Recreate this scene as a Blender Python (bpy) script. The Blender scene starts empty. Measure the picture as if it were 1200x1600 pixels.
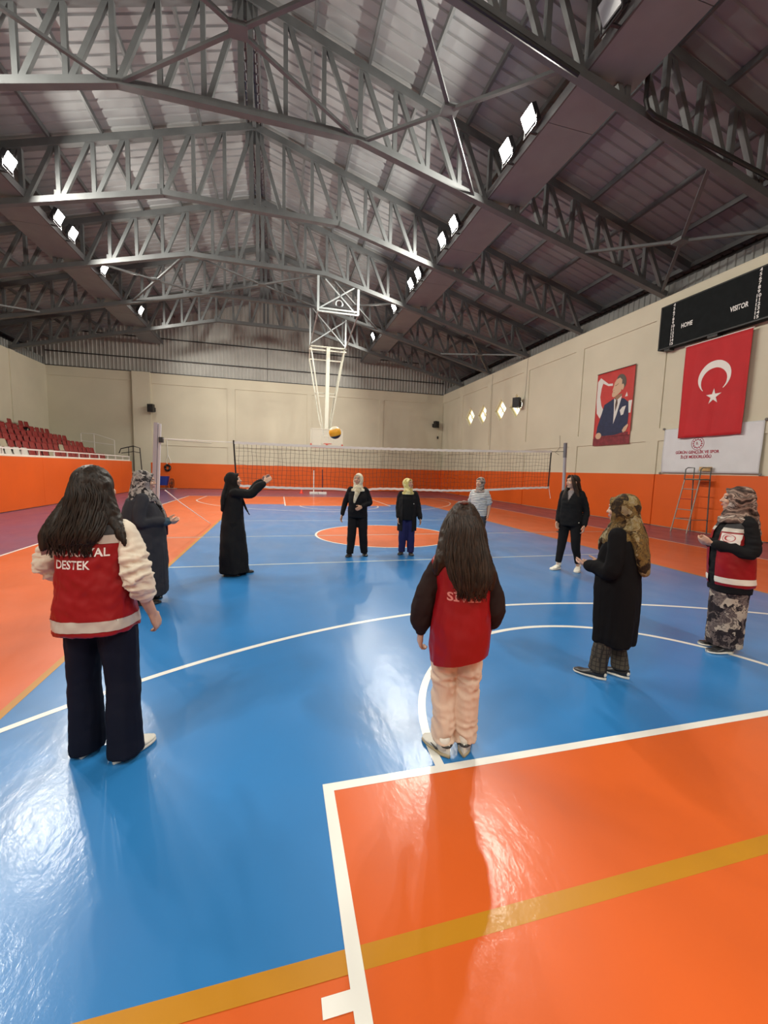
import bpy, bmesh, math, random
import numpy as np
from mathutils import Vector, Matrix
from mathutils.bvhtree import BVHTree

random.seed(7)
rng = np.random.default_rng(7)
SC = bpy.context.scene
COL = SC.collection
PI = math.pi

# ------------------------------------------------------------------ camera
def make_camera():
    f, yaw, pitch, roll = 632.455, 0.254360, -0.103378, 0.026923
    loc = Vector((-2.6755, -10.2284, 1.6990))
    cy, sy, cp, sp = math.cos(yaw), math.sin(yaw), math.cos(pitch), math.sin(pitch)
    fw = Vector((sy*cp, cy*cp, sp)); r = Vector((cy, -sy, 0)); u = r.cross(fw)
    c, s = math.cos(roll), math.sin(roll)
    r2 = c*r + s*u; u2 = -s*r + c*u
    cam = bpy.data.cameras.new('camera'); cam.sensor_fit = 'HORIZONTAL'; cam.sensor_width = 36.0
    cam.lens = f/1200*36.0; cam.clip_start = .05; cam.clip_end = 200
    o = bpy.data.objects.new('camera', cam); COL.objects.link(o)
    m = Matrix((( r2.x, u2.x, -fw.x, loc.x), (r2.y, u2.y, -fw.y, loc.y), (r2.z, u2.z, -fw.z, loc.z), (0, 0, 0, 1)))
    o.matrix_world = m
    SC.camera = o
make_camera()
SC.view_settings.view_transform = 'Standard'
SC.view_settings.look = 'None'
SC.view_settings.gamma = 1.0
SC.view_settings.use_curve_mapping = False
SC.view_settings.exposure = 0.0
LAMP_W = 270.0          # watts of each flood lamp
LAMP_COL = (1.0, 0.95, 0.84)
w = bpy.data.worlds.new('sky'); SC.world = w; w.use_nodes = True
w.node_tree.nodes['Background'].inputs[0].default_value = (0.75, 0.85, 1.0, 1)
w.node_tree.nodes['Background'].inputs[1].default_value = 0.25

# ------------------------------------------------------------------ materials
MATS = {}
def mat(name, col=(.5,.5,.5), rough=.5, metal=0., spec=.5, bump=None, vary=None, coat=0., emit=None, sheen=0., alpha=1., trans=0.):
    """plain procedural surface. bump=(scale,strength,dist)  vary=(scale,amount)"""
    if name in MATS: return MATS[name]
    m = bpy.data.materials.new(name); m.use_nodes = True; nt = m.node_tree
    b = nt.nodes['Principled BSDF']
    b.inputs['Base Color'].default_value = (*col, 1); b.inputs['Roughness'].default_value = rough
    b.inputs['Metallic'].default_value = metal; b.inputs['Specular IOR Level'].default_value = spec
    b.inputs['Coat Weight'].default_value = coat; b.inputs['Sheen Weight'].default_value = sheen
    b.inputs['Alpha'].default_value = alpha; b.inputs['Transmission Weight'].default_value = trans
    if emit:
        b.inputs['Emission Color'].default_value = (*emit[0], 1); b.inputs['Emission Strength'].default_value = emit[1]
    tc = None
    if bump or vary:
        tc = nt.nodes.new('ShaderNodeTexCoord')
    if vary:
        n = nt.nodes.new('ShaderNodeTexNoise'); n.inputs['Scale'].default_value = vary[0]; n.inputs['Detail'].default_value = 5
        nt.links.new(tc.outputs['Object'], n.inputs['Vector'])
        r = nt.nodes.new('ShaderNodeMapRange'); r.inputs['From Min'].default_value = .3; r.inputs['From Max'].default_value = .7
        r.inputs['To Min'].default_value = 1-vary[1]; r.inputs['To Max'].default_value = 1+vary[1]
        nt.links.new(n.outputs['Fac'], r.inputs['Value'])
        mx = nt.nodes.new('ShaderNodeVectorMath'); mx.operation = 'SCALE'; mx.inputs[0].default_value = col
        nt.links.new(r.outputs['Result'], mx.inputs['Scale']); nt.links.new(mx.outputs['Vector'], b.inputs['Base Color'])
    if bump:
        n = nt.nodes.new('ShaderNodeTexNoise'); n.inputs['Scale'].default_value = bump[0]; n.inputs['Detail'].default_value = 4
        nt.links.new(tc.outputs['Object'], n.inputs['Vector'])
        bp = nt.nodes.new('ShaderNodeBump'); bp.inputs['Strength'].default_value = bump[1]; bp.inputs['Distance'].default_value = bump[2]
        nt.links.new(n.outputs['Fac'], bp.inputs['Height']); nt.links.new(bp.outputs['Normal'], b.inputs['Normal'])
    MATS[name] = m
    return m

def court_mat(name, col):
    """glossy poured sports floor: a lightly wavy clear finish with scuffs"""
    m = bpy.data.materials.new(name); m.use_nodes = True; nt = m.node_tree; b = nt.nodes['Principled BSDF']
    tc = nt.nodes.new('ShaderNodeTexCoord')
    mp = nt.nodes.new('ShaderNodeMapping'); mp.inputs['Scale'].default_value = (1, .55, 1); mp.inputs['Rotation'].default_value = (0, 0, .5)
    nt.links.new(tc.outputs['Object'], mp.inputs['Vector'])
    n1 = nt.nodes.new('ShaderNodeTexNoise'); n1.inputs['Scale'].default_value = 10; n1.inputs['Detail'].default_value = 6; n1.inputs['Roughness'].default_value = .62
    n2 = nt.nodes.new('ShaderNodeTexNoise'); n2.inputs['Scale'].default_value = .9; n2.inputs['Detail'].default_value = 6
    n3 = nt.nodes.new('ShaderNodeTexNoise'); n3.inputs['Scale'].default_value = 1.7; n3.inputs['Detail'].default_value = 3; n3.inputs['Distortion'].default_value = .3
    for n, s in ((n1, mp), (n2, tc), (n3, mp)):
        nt.links.new(s.outputs['Vector' if s is mp else 'Object'], n.inputs['Vector'])
    r = nt.nodes.new('ShaderNodeMapRange'); r.inputs['From Min'].default_value = .3; r.inputs['From Max'].default_value = .7
    r.inputs['To Min'].default_value = .92; r.inputs['To Max'].default_value = 1.07; nt.links.new(n2.outputs['Fac'], r.inputs['Value'])
    mx = nt.nodes.new('ShaderNodeVectorMath'); mx.operation = 'SCALE'; mx.inputs[0].default_value = col
    nt.links.new(r.outputs['Result'], mx.inputs['Scale']); nt.links.new(mx.outputs['Vector'], b.inputs['Base Color'])
    r2 = nt.nodes.new('ShaderNodeMapRange'); r2.inputs['From Min'].default_value = .35; r2.inputs['From Max'].default_value = .7
    r2.inputs['To Min'].default_value = .30; r2.inputs['To Max'].default_value = .40; nt.links.new(n3.outputs['Fac'], r2.inputs['Value'])
    nt.links.new(r2.outputs['Result'], b.inputs['Roughness'])
    b.inputs['Specular IOR Level'].default_value = .35
    b.inputs['Coat Weight'].default_value = .42; b.inputs['Coat Roughness'].default_value = .15; b.inputs['Coat IOR'].default_value = 1.45
    bp = nt.nodes.new('ShaderNodeBump'); bp.inputs['Strength'].default_value = .19; bp.inputs['Distance'].default_value = .02
    nt.links.new(n1.outputs['Fac'], bp.inputs['Height']); nt.links.new(bp.outputs['Normal'], b.inputs['Coat Normal'])
    MATS[name] = m
    return m

# ------------------------------------------------------------------ mesh helpers
class MB:
    def __init__(s): s.v = []; s.f = []
    def add(s, vs, fs):
        o = len(s.v); s.v.extend([tuple(map(float, q)) for q in vs]); s.f.extend([tuple(i+o for i in q) for q in fs]); return s
    def box(s, x0, x1, y0, y1, z0, z1):
        v = [(x0,y0,z0),(x1,y0,z0),(x1,y1,z0),(x0,y1,z0),(x0,y0,z1),(x1,y0,z1),(x1,y1,z1),(x0,y1,z1)]
        return s.add(v, [(0,3,2,1),(4,5,6,7),(0,1,5,4),(1,2,6,5),(2,3,7,6),(3,0,4,7)])
    def bar(s, a, b, w, h, up=(0,0,1)):
        """rectangular bar from a to b, w across, h along up"""
        a = Vector(a); b = Vector(b); d = (b-a).normalized(); up = Vector(up)
        x = d.cross(up)
        if x.length < 1e-4: x = d.cross(Vector((1,0,0)))
        x.normalize(); z = x.cross(d)
        v = []
        for q in (a, b):
            for sx, sz in ((-1,-1),(1,-1),(1,1),(-1,1)): v.append(q + x*(sx*w/2) + z*(sz*h/2))
        return s.add(v, [(3,2,1,0),(4,5,6,7),(0,1,5,4),(1,2,6,5),(2,3,7,6),(3,0,4,7)])
    def rod(s, a, b, r, n=8, r2=None):
        return s.tube([a, b], [r, r if r2 is None else r2], n)
    def tube(s, pts, rad, n=10, closed=False, cap='flat'):
        pts = [Vector(p) for p in pts]; m = len(pts)
        if not hasattr(rad, '__len__'): rad = [rad]*m
        if cap == 'round' and not closed:
            d0 = (pts[0]-pts[1]).normalized(); d1 = (pts[-1]-pts[-2]).normalized(); np_, nr = [], []
            r0 = rad[0]; r1 = rad[-1]
            a0 = r0 if not hasattr(r0, '__len__') else min(r0); a1 = r1 if not hasattr(r1, '__len__') else min(r1)
            sc = lambda r, k: r*k if not hasattr(r, '__len__') else tuple(q*k for q in r)
            np_ = [pts[0]+d0*a0*.95, pts[0]+d0*a0*.7] + pts + [pts[-1]+d1*a1*.7, pts[-1]+d1*a1*.95]
            nr = [sc(r0,.3), sc(r0,.72)] + list(rad) + [sc(r1,.72), sc(r1,.3)]
            pts, rad, m = np_, nr, len(np_)
        vs = []; prev = None
        for i, p in enumerate(pts):
            if closed: d = (pts[(i+1)%m]-pts[i-1])
            else: d = pts[min(i+1,m-1)]-pts[max(i-1,0)]
            d.normalize()
            if prev is None:
                u = d.orthogonal().normalized()
                t = Vector((1,0,0)) - d*d.x
                if t.length > .2: u = t.normalized()
            else:
                u = prev - d*prev.dot(d); u.normalize()
            prev = u; w_ = d.cross(u); r = rad[i]
            ra, rb = (r, r) if not hasattr(r, '__len__') else r
            for k in range(n):
                a = 2*PI*k/n; vs.append(p + u*(ra*math.cos(a)) + w_*(rb*math.sin(a)))
        fs = []
        for i in range(m if closed else m-1):
            j = (i+1) % m
            for k in range(n):
                l = (k+1) % n; fs.append((i*n+k, i*n+l, j*n+l, j*n+k))
        if not closed:
            fs.append(tuple(range(n-1,-1,-1))); fs.append(tuple((m-1)*n+k for k in range(n)))
        return s.add(vs, fs)
    def loft(s, rings, n=24, p=2.0):
        """rings: (z, half width x, half depth y, cx, cy[, p]) stacked closed loft"""
        vs = []; fs = []
        for R in rings:
            z, a, b = R[0], R[1], R[2]; cx = R[3] if len(R) > 3 else 0; cy = R[4] if len(R) > 4 else 0; pp = R[5] if len(R) > 5 else p
            for k in range(n):
                t = 2*PI*k/n; c, q = math.cos(t), math.sin(t)
                vs.append((cx + a*math.copysign(abs(c)**(2/pp), c), cy + b*math.copysign(abs(q)**(2/pp), q), z))
        m = len(rings)
        for i in range(m-1):
            for k in range(n):
                l = (k+1) % n; fs.append((i*n+k, i*n+l, (i+1)*n+l, (i+1)*n+k))
        fs.append(tuple(range(n-1,-1,-1))); fs.append(tuple((m-1)*n+k for k in range(n)))
        return s.add(vs, fs)
    def ell(s, c, r, rot=None, nu=16, nv=10):
        vs = []; fs = []; c = Vector(c); M = rot or Matrix.Identity(3)
        for i in range(nv+1):
            ph = PI*i/nv
            for k in range(nu):
                t = 2*PI*k/nu
                vs.append(c + M @ Vector((r[0]*math.sin(ph)*math.cos(t), r[1]*math.sin(ph)*math.sin(t), -r[2]*math.cos(ph))))
        for i in range(nv):
            for k in range(nu):
                l = (k+1) % nu; fs.append((i*nu+k, i*nu+l, (i+1)*nu+l, (i+1)*nu+k))
        return s.add(vs, fs)
    def prism(s, poly, axis, lo, hi):
        """polygon (2-tuples) extruded along axis 'x','y' or 'z'"""
        n = len(poly)
        def P(q, t): return {'x': (t,q[0],q[1]), 'y': (q[0],t,q[1]), 'z': (q[0],q[1],t)}[axis]
        vs = [P(q, lo) for q in poly] + [P(q, hi) for q in poly]
        fs = [tuple(range(n-1,-1,-1)), tuple(range(n, 2*n))] + [(i,(i+1)%n,n+(i+1)%n,n+i) for i in range(n)]
        return s.add(vs, fs)
    def mesh(s, name, fix=True):
        me = bpy.data.meshes.new(name); me.from_pydata(s.v, [], s.f)
        if fix:
            bm = bmesh.new(); bm.from_mesh(me); bmesh.ops.recalc_face_normals(bm, faces=bm.faces); bm.to_mesh(me); bm.free()
        return me

def obj(name, mb, m, parent=None, smooth=False, kind=None, label=None, loc=None, rz=None):
    me = mb.mesh(name) if isinstance(mb, MB) else mb
    if m is not None and not me.materials: me.materials.append(m)
    if smooth: me.shade_smooth()
    o = bpy.data.objects.new(name, me); COL.objects.link(o)
    if parent is not None: o.parent = parent
    if kind: o['kind'] = kind
    if label: o['label'] = label
    if loc is not None: o.location = loc
    if rz is not None: o.rotation_euler = (0,0,rz)
    return o
def empty(name, loc=(0,0,0), rz=0.):
    o = bpy.data.objects.new(name, None); COL.objects.link(o); o.location = loc; o.rotation_euler = (0,0,rz); o.empty_display_size = .2
    return o
def tag(o, label, cat, group=None):
    o['label'] = label; o['category'] = cat
    if group: o['group'] = group
    return o
def copy_tree(o, parent=None):
    c = o.copy(); COL.objects.link(c); c.parent = parent
    for ch in list(o.children):
        copy_tree(ch, c)
    return c
def text_mesh(body, size, extrude=0., align='CENTER', bold=0., sx=1.0):
    cu = bpy.data.curves.new('lettering', 'FONT'); cu.body = body; cu.size = size; cu.align_x = align; cu.align_y = 'CENTER'
    cu.extrude = extrude; cu.offset = bold; cu.resolution_u = 3; cu.space_character = 1.0
    o = bpy.data.objects.new('lettering', cu); TMP.collection.objects.link(o)
    dg = tmp_dg()
    me = bpy.data.meshes.new_from_object(o.evaluated_get(dg)); bpy.data.objects.remove(o)
    if sx != 1.0:
        for q in me.vertices: q.co.x *= sx
    return me
TMP = bpy.data.scenes.new('workshop')
def tmp_dg():
    with bpy.context.temp_override(scene=TMP, view_layer=TMP.view_layers[0]):
        dg = bpy.context.evaluated_depsgraph_get()
    dg.update()
    return dg
def remesh(mb, voxel=.01, smooth=4, fac=.5):
    """merge overlapping solids into one continuous skin -> (verts ndarray, faces list)"""
    me = mb.mesh('t'); o = bpy.data.objects.new('t', me); TMP.collection.objects.link(o)
    r = o.modifiers.new('r', 'REMESH'); r.mode = 'VOXEL'; r.voxel_size = voxel
    if smooth:
        q = o.modifiers.new('s', 'SMOOTH'); q.factor = fac; q.iterations = smooth
    dg = tmp_dg()
    out = bpy.data.meshes.new_from_object(o.evaluated_get(dg)); bpy.data.objects.remove(o)
    return out
def mverts(me):
    a = np.empty(len(me.vertices)*3, np.float32); me.vertices.foreach_get('co', a); return a.reshape(-1,3).astype(float)
def mnorms(me):
    a = np.empty(len(me.vertices)*3, np.float32); me.vertices.foreach_get('normal', a); return a.reshape(-1,3).astype(float)
def setverts(me, a):
    me.vertices.foreach_set('co', np.asarray(a, np.float32).ravel()); me.update()
# ------------------------------------------------------------------ the hall
XL, XR, YF, YB, ZW = -17.25, 10.25, 21.25, -21.5, 7.85
RX = -3.5                       # ridge line
TR = [-6.45, -2.4, 1.65, 5.68, 9.70, 13.75, 17.8]      # truss planes
SL = .290                       # roof pitch
def ztop(x): return 13.17 - SL*abs(x-RX)               # underside of the top chord
def zbot(x): return 10.65 - .2465*max(0, abs(x-RX)-2.95)

blue = court_mat('floor_blue', (.022, .165, .42)); orange = court_mat('floor_orange', (.60, .102, .016))
purple = court_mat('floor_purple', (.125, .062, .135)); white_l = court_mat('floor_white', (.74, .73, .68))
gold = court_mat('floor_gold', (.46, .20, .012)); pale = court_mat('floor_pale', (.42, .50, .52))
plaster = mat('plaster_cream', (.62, .585, .46), .75, spec=.25, bump=(14, .12, .01), vary=(.55, .05))
pad = mat('orange_pad', (.70, .105, .008), .42, bump=(6, .06, .01), vary=(.8, .05))
steel = mat('grey_steel', (.105, .112, .115), .5, metal=.15, bump=(30, .08, .004), vary=(3, .10))
sheet = mat('roof_sheet', (.285, .30, .305), .55, metal=.25, vary=(.6, .12))
clad = mat('gable_sheet', (.40, .40, .375), .5, metal=.2, vary=(1.2, .08))
eave = mat('eave_sheet_grey', (.20, .21, .20), .55, metal=.2, vary=(1.2, .1))
dark = mat('dark_metal', (.035, .035, .038), .5, metal=.3)
black = mat('black_plastic', (.012, .012, .013), .45)
conc = mat('stand_concrete', (.42, .38, .31), .85, bump=(20, .2, .01), vary=(2, .08))

fl = obj('floor', MB().box(XL-.3, XR+.3, YB-.2, YF+.3, -.3, 0), purple, kind='structure')
def flat(poly, z): 
    m = MB(); n = len(poly); m.add([(x, y, z) for x, y in poly], [tuple(range(n))]); return m
def paint(name, polys, z, m):
    mb = MB()
    for p in polys:
        n = len(p); mb.add([(x, y, z) for x, y in p], [tuple(range(n))])
    return obj(name, mb.mesh(name, False), m, fl)
def rect(x0, x1, y0, y1): return [(x0,y0),(x1,y0),(x1,y1),(x0,y1)]
def ring(cx, cy, r, w_, a0, a1, n=64):
    out = []
    for i in range(n):
        t0 = a0+(a1-a0)*i/n; t1 = a0+(a1-a0)*(i+1)/n
        out.append([(cx+(r-w_)*math.cos(t0), cy+(r-w_)*math.sin(t0)), (cx+r*math.cos(t0), cy+r*math.sin(t0)),
                    (cx+r*math.cos(t1), cy+r*math.sin(t1)), (cx+(r-w_)*math.cos(t1), cy+(r-w_)*math.sin(t1))])
    return out
paint('court_paint', [rect(-7.5, 7.5, -14, 14)], .0006, orange)
paint('court_paint', [rect(-4.5, 4.5, -9, 9)], .0012, blue)
for s in (-1, 1):
    paint('key_paint', [rect(-2.45, 2.45, *sorted((s*8.2, s*14)))], .0018, orange)
paint('centre_circle_paint', [[(1.8*math.cos(2*PI*k/96), 1.8*math.sin(2*PI*k/96)) for k in range(96)]], .0018, orange)
W = .055
for s in (-1, 1):
    paint('volleyball_line', [rect(-4.5, 4.5, *sorted((s*8.975, s*9.05)))], .0022, gold)
    paint('volleyball_line', [rect(*sorted((s*4.45, s*4.51)), -9, 9)], .0022, gold)
    paint('attack_line', [rect(-4.5, 4.5, s*3-.025, s*3+.025)], .0022, pale)
    paint('sideline', [rect(*sorted((s*7.5, s*(7.5-W))), -14, 14)], .0028, white_l)
    paint('baseline', [rect(-7.5, 7.5, *sorted((s*14, s*(14-W))))], .0028, white_l)
    paint('free_throw_line', [rect(-2.45, 2.45, *sorted((s*8.2, s*(8.2+W))))], .0030, white_l)
    for t in (-1, 1):
        paint('key_line', [rect(*sorted((t*2.45, t*(2.45-W))), *sorted((s*8.2, s*14)))], .0028, white_l)
        for yy in (9.09, 9.95, 10.8, 12.1):
            paint('key_mark', [rect(*sorted((t*2.45, t*2.545)), *sorted((s*yy, s*(yy+.055))))], .0028, white_l)
    c = s*12.425; a = math.acos(6.6/6.75)
    a0, a1 = (a, PI-a) if s < 0 else (PI+a, 2*PI-a)
    paint('three_point_line', ring(0, c, 6.75, W, a0, a1, 96), .0026, white_l)
    for t in (-1, 1):
        paint('three_point_line', [rect(*sorted((t*6.6, t*(6.6-W))), *sorted((s*14, c-s*.0+(-s)*6.75*math.sin(a))))], .0026, white_l)
    b0, b1 = (0, PI) if s < 0 else (PI, 2*PI)
    paint('free_throw_arc', ring(0, s*8.2, 1.8, W, b0, b1, 64), .0026, white_l)
paint('centre_circle_line', ring(0, 0, 1.8, .05, 0, 2*PI, 128), .0026, white_l)
paint('centre_line', [rect(-7.5, 7.5, -.025, .025)], .0024, pale)

# walls -------------------------------------------------------------
T = .3
DIA = [(16.35, 5.56), (14.50, 5.50), (12.30, 5.50), (10.60, 5.50)]; DR = .68
wr = MB().box(XR+.04, XR+.04+T, YB, YF+T, 0, ZW)
wall_r = obj('wall_right', wr, plaster, kind='structure')
cut = MB()
for (y, z) in DIA:
    cut.prism([(y-DR, z), (y, z-DR), (y+DR, z), (y, z+DR)], 'x', XR-.2, XR+T+.3)
def boolean(o, cutter):
    a = bpy.data.objects.new('a', o.data); b = bpy.data.objects.new('b', cutter.mesh('b'))
    TMP.collection.objects.link(a); TMP.collection.objects.link(b)
    q = a.modifiers.new('b', 'BOOLEAN'); q.operation = 'DIFFERENCE'; q.object = b; q.solver = 'EXACT'
    dg = tmp_dg()
    me = bpy.data.meshes.new_from_object(a.evaluated_get(dg)); bpy.data.objects.remove(a); bpy.data.objects.remove(b)
    if not me.materials: me.materials.append(plaster)
    o.data = me
boolean(wall_r, cut)
# window glazing set deep in the diamond openings
glow = mat('daylight_glass', (.9, .9, .85), .2, emit=((1.0, .96, .78), 1.5))
framew = mat('window_frame_cream', (.72, .64, .36), .5)
for i, (y, z) in enumerate(DIA):
    fr = MB()
    for k in range(4):
        an = [(y-DR, z), (y, z-DR), (y+DR, z), (y, z+DR)]
        p, q = an[k], an[(k+1) % 4]
        e = .035
        pi = (y+(p[0]-y)*.97, z+(p[1]-z)*.97); qi = (y+(q[0]-y)*.97, z+(q[1]-z)*.97)
        fr.bar((XR+.20, *pi), (XR+.20, *qi), .11, .09, up=(1,0,0))
    fr.bar((XR+.22, y-DR*.5, z-DR*.5), (XR+.22, y+DR*.5, z+DR*.5), .06, .06, up=(1,0,0))
    fr.bar((XR+.22, y-DR*.25, z+DR*.25+.0), (XR+.22, y+DR*.25, z-DR*.25), .03, .04, up=(1,0,0))
    wo = obj('window_%d' % (i+1), fr, framew, kind='structure')
    for s in (-1, 1):
        dx = .02*s
        pl = [(y-DR*.96, z), (y, z-DR*.96), (y+DR*.96, z), (y, z+DR*.96)]
        tri = [pl[0], pl[1]] if s < 0 else [pl[2], pl[3]]
        mid = [(y+DR*.48, z+DR*.48), (y-DR*.48, z-DR*.48)]
        poly = [(y-DR*.48, z-DR*.48), (y+DR*.48, z+DR*.48), (y, z+DR*.96), (y-DR*.96, z)] if s < 0 else [(y-DR*.48, z-DR*.48), (y, z-DR*.96), (y+DR*.96, z), (y+DR*.48, z+DR*.48)]
        obj('pane', MB().prism(poly, 'x', XR+.235, XR+.245), glow, wo)
# raised frame of the right wall: pilasters and bands
pil = [-18.6, -14.5, -10.5] + TR
for y in pil:
    obj('pilaster', MB().box(XR, XR+.045, y-.27, y+.23, 1.81, ZW), plaster, wall_r)
    obj('wall_pad', MB().box(XR-.015, XR+.045, y-.268, y+.228, 0.02, 1.81), pad, wall_r)
edges = sorted(pil)
for i in range(len(edges)):
    y0 = edges[i]+.23; y1 = (edges[i+1]-.27) if i+1 < len(edges) else YF
    obj('wall_band', MB().box(XR, XR+.045, y0, y1, 7.2, ZW), plaster, wall_r)
    obj('wall_band', MB().box(XR, XR+.045, y0, y1, 2.98, 3.42), plaster, wall_r)
    obj('wall_pad', MB().box(XR+.012, XR+.045, y0+.006, y1-.006, 0.02, 1.81), pad, wall_r)
obj('parapet_coping', MB().box(XR-.01, XR+.36, YB, YF, ZW, ZW+.03), plaster, wall_r)

wall_f = obj('wall_far', MB().box(XL-T, XR+T, YF+.04, YF+.04+T, 0, ZW), plaster, kind='structure')
obj('pilaster', MB().box(-12.26, -11.16, YF-.22, YF+.05, 0, ZW), plaster, wall_f)
cols = [(-6.28, -5.76), (-.66, -.30), (4.92, 5.26), (9.9, XR)]
prev = -11.16
for a, b in cols:
    obj('pilaster', MB().box(a, b, YF, YF+.045, 1.79, ZW), plaster, wall_f)
    obj('wall_band', MB().box(prev, a, YF, YF+.045, 7.15, ZW), plaster, wall_f)
    obj('wall_band', MB().box(prev, a, YF, YF+.045, 3.0, 3.35), plaster, wall_f)
    obj('wall_pad', MB().box(prev+.004, b-.004, YF-.03, YF+.045, .02, 1.79), pad, wall_f)
    prev = b
obj('wall_pad', MB().box(-11.25, -11.16, YF-.25, YF-.0, .02, 1.79), pad, wall_f)
obj('wall_band', MB().box(XL, -12.26, YF, YF+.045, 7.25, ZW), plaster, wall_f)

wall_l = obj('wall_left', MB().box(XL-T, XL, YB, YF+T, 0, ZW), plaster, kind='structure')
for y in [q for q in pil if q > -3]:
    obj('pilaster', MB().box(XL, XL+.06, y-.27, y+.23, 0, ZW), plaster, wall_l)
wall_b = obj('wall_back', MB().box(XL-T, XR+T, YB-T, YB, 0, ZW), plaster, kind='structure')

# corrugated sheets: gables and eaves -------------------------------
def corr(x0, x1, zlo, zhi, y, rib=.24, d=.035, flip=1):
    """vertical ribbed sheet in an xz plane; zhi is a function of x"""
    mb = MB(); xs = [x0]; x = x0
    prof = []
    while x < x1-1e-6:
        for f_, dd in ((0, 0), (.55, 0), (.65, d), (.9, d), (1.0, 0)):
            xx = min(x + rib*f_, x1); prof.append((xx, dd))
        x += rib
    vs = []; fs = []
    for (xx, dd) in prof:
        vs += [(xx, y-dd*flip, zlo), (xx, y-dd*flip, zhi(xx))]
    for i in range(len(prof)-1):
        fs.append((2*i, 2*i+2, 2*i+3, 2*i+1))
    mb.add(vs, fs); return mb
def zdeck(x): return ztop(x) + .22 + .14
x = RX-15.15
while x < RX+15.14:
    x1 = min(x+1.2, RX+15.15)
    if x < RX < x1: x1 = RX
    obj('cladding_sheet', corr(x, x1, ZW, zdeck, YF+.12), clad, wall_f)
    obj('cladding_sheet', corr(x, x1, ZW, zdeck, YB-.05, flip=-1), clad, wall_b)
    x = x1
for zz in (8.75, 10.15):
    h = (zdeck(RX)-zz)/SL
    obj('girt', MB().box(max(XL, RX-h), min(XR, RX+h), YF+.02, YF+.07, zz, zz+.06), dark, wall_f)
obj('wall_capping', MB().box(XL, XR, YF-.02, YF+.1, ZW, ZW+.05), dark, wall_f)
for s, xw in ((1, XR+.2), (-1, XL-.15)):
    par = wall_r if s > 0 else wall_l
    y = YB
    while y < YF-.01:
        y1 = min(y+2.4, YF)
        m = corr(y, y1, ZW, lambda q: ZW+.5, 0, rib=.24, d=.03)
        m.v = [(xw + (-s)*q[1]*-1, q[0], q[2]) for q in m.v]
        obj('eave_sheet', m, eave, par); y = y1

# roof --------------------------------------------------------------
ceil = empty('ceiling'); ceil['kind'] = 'structure'
OV = 15.2
def deck_sheet(y0, y1, s):
    mb = MB(); prof = []; y = y0; rib = .333; d = .04
    while y < y1-1e-6:
        for f_, dd in ((0, 0), (.72, 0), (.79, d), (.92, d), (1.0, 0)): prof.append((min(y+rib*f_, y1), dd))
        y += rib
    vs = []; fs = []
    for (yy, dd) in prof:
        vs += [(RX, yy, zdeck(RX)+dd), (RX+s*OV, yy, zdeck(RX+OV)+dd)]
    for i in range(len(prof)-1): fs.append((2*i, 2*i+1, 2*i+3, 2*i+2))
    return mb.add(vs, fs)
proto = {}
for s in (-1, 1):
    k = 0; y = YB-.2
    while y < YF+.1:
        if s not in proto:
            proto[s] = (deck_sheet(0, 1.0, s)).mesh('roof_panel'); proto[s].materials.append(sheet)
        obj('roof_panel', proto[s], None, ceil, loc=(0, y, 0)); y += 1.0
    for i in range(11):
        d = .25 + i*1.46
        x = RX + s*d
        z = ztop(x) + .22
        obj('purlin', MB().box(x-.035, x+.035, YB, YF, z-.01, z+.14), steel, ceil)
    # outer skin over the sheets, so no daylight leaks
    x1 = RX+s*OV
    obj('roof_covering', MB().add([(RX, YB-.3, zdeck(RX)+.1), (x1, YB-.3, zdeck(x1)+.1), (x1, YF+.4, zdeck(x1)+.1), (RX, YF+.4, zdeck(RX)+.1)], [(0,1,2,3)]), dark, ceil)
    obj('eave_closure', MB().box(*sorted((x1, x1+s*.05)), YB-.3, YF+.4, 7.6, zdeck(x1)+.12), dark, ceil)
    obj('eave_soffit', MB().box(*sorted((x1, (XR+.34 if s > 0 else XL-.3))), YB-.3, YF+.4, 7.6, 7.75), dark, ceil)
obj('ridge_beam', MB().box(RX-.06, RX+.06, YB, YF, ztop(RX)+.05, ztop(RX)+.2), steel, ceil)

# trusses -----------------------------------------------------------
PN = 14; DX = 13.75/PN
def make_truss():
    r = empty('roof_truss')
    b = .19
    for s in (-1, 1):
        p = lambda x, z: (x, 0, z)
        xe = RX+s*(13.75+.9)
        obj('top_chord', MB().bar(p(RX, ztop(RX)+.11), p(xe, ztop(xe)+.11), b, .22), steel, r)
        xk = RX+s*2.95; xw = RX+s*13.75
        obj('bottom_chord', MB().bar(p(xk-s*.03, zbot(xk)), p(xw, zbot(xw)), .19, .18), steel, r)
        for k in range(1, PN):
            x = RX+s*k*DX; 
            obj('vertical', MB().bar(p(x, zbot(x)+.05), p(x, ztop(x)+.05), .115, .115, up=(1,0,0)), steel, r)
        for k in range(0, PN):
            x0 = RX+s*(k*DX+.10); x1 = RX+s*((k+1)*DX-.10)
            obj('diagonal', MB().bar(p(x0, ztop(x0)+.05), p(x1, zbot(x1)+.05), .12, .11, up=(0,1,0)), steel, r)
        for k in (3, 6, 9, 12):
            x = RX+s*k*DX
            obj('gusset', MB().box(x-.14, x+.10, -.012, .012, zbot(x)+.05, zbot(x)+.26), steel, r)
    obj('bottom_chord', MB().bar((RX-2.98, 0, 10.65), (RX+2.98, 0, 10.65), .19, .18), steel, r)
    obj('king_post', MB().bar((RX-.11, 0, 10.6), (RX-.11, 0, 13.2), .11, .14, up=(1,0,0)), steel, r)
    obj('king_post', MB().bar((RX+.11, 0, 10.6), (RX+.11, 0, 13.2), .11, .14, up=(1,0,0)), steel, r)
    obj('ridge_plate', MB().box(RX-.3, RX+.3, -.015, .015, 12.75, 13.15), steel, r)
    return r
pt = make_truss()
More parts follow.
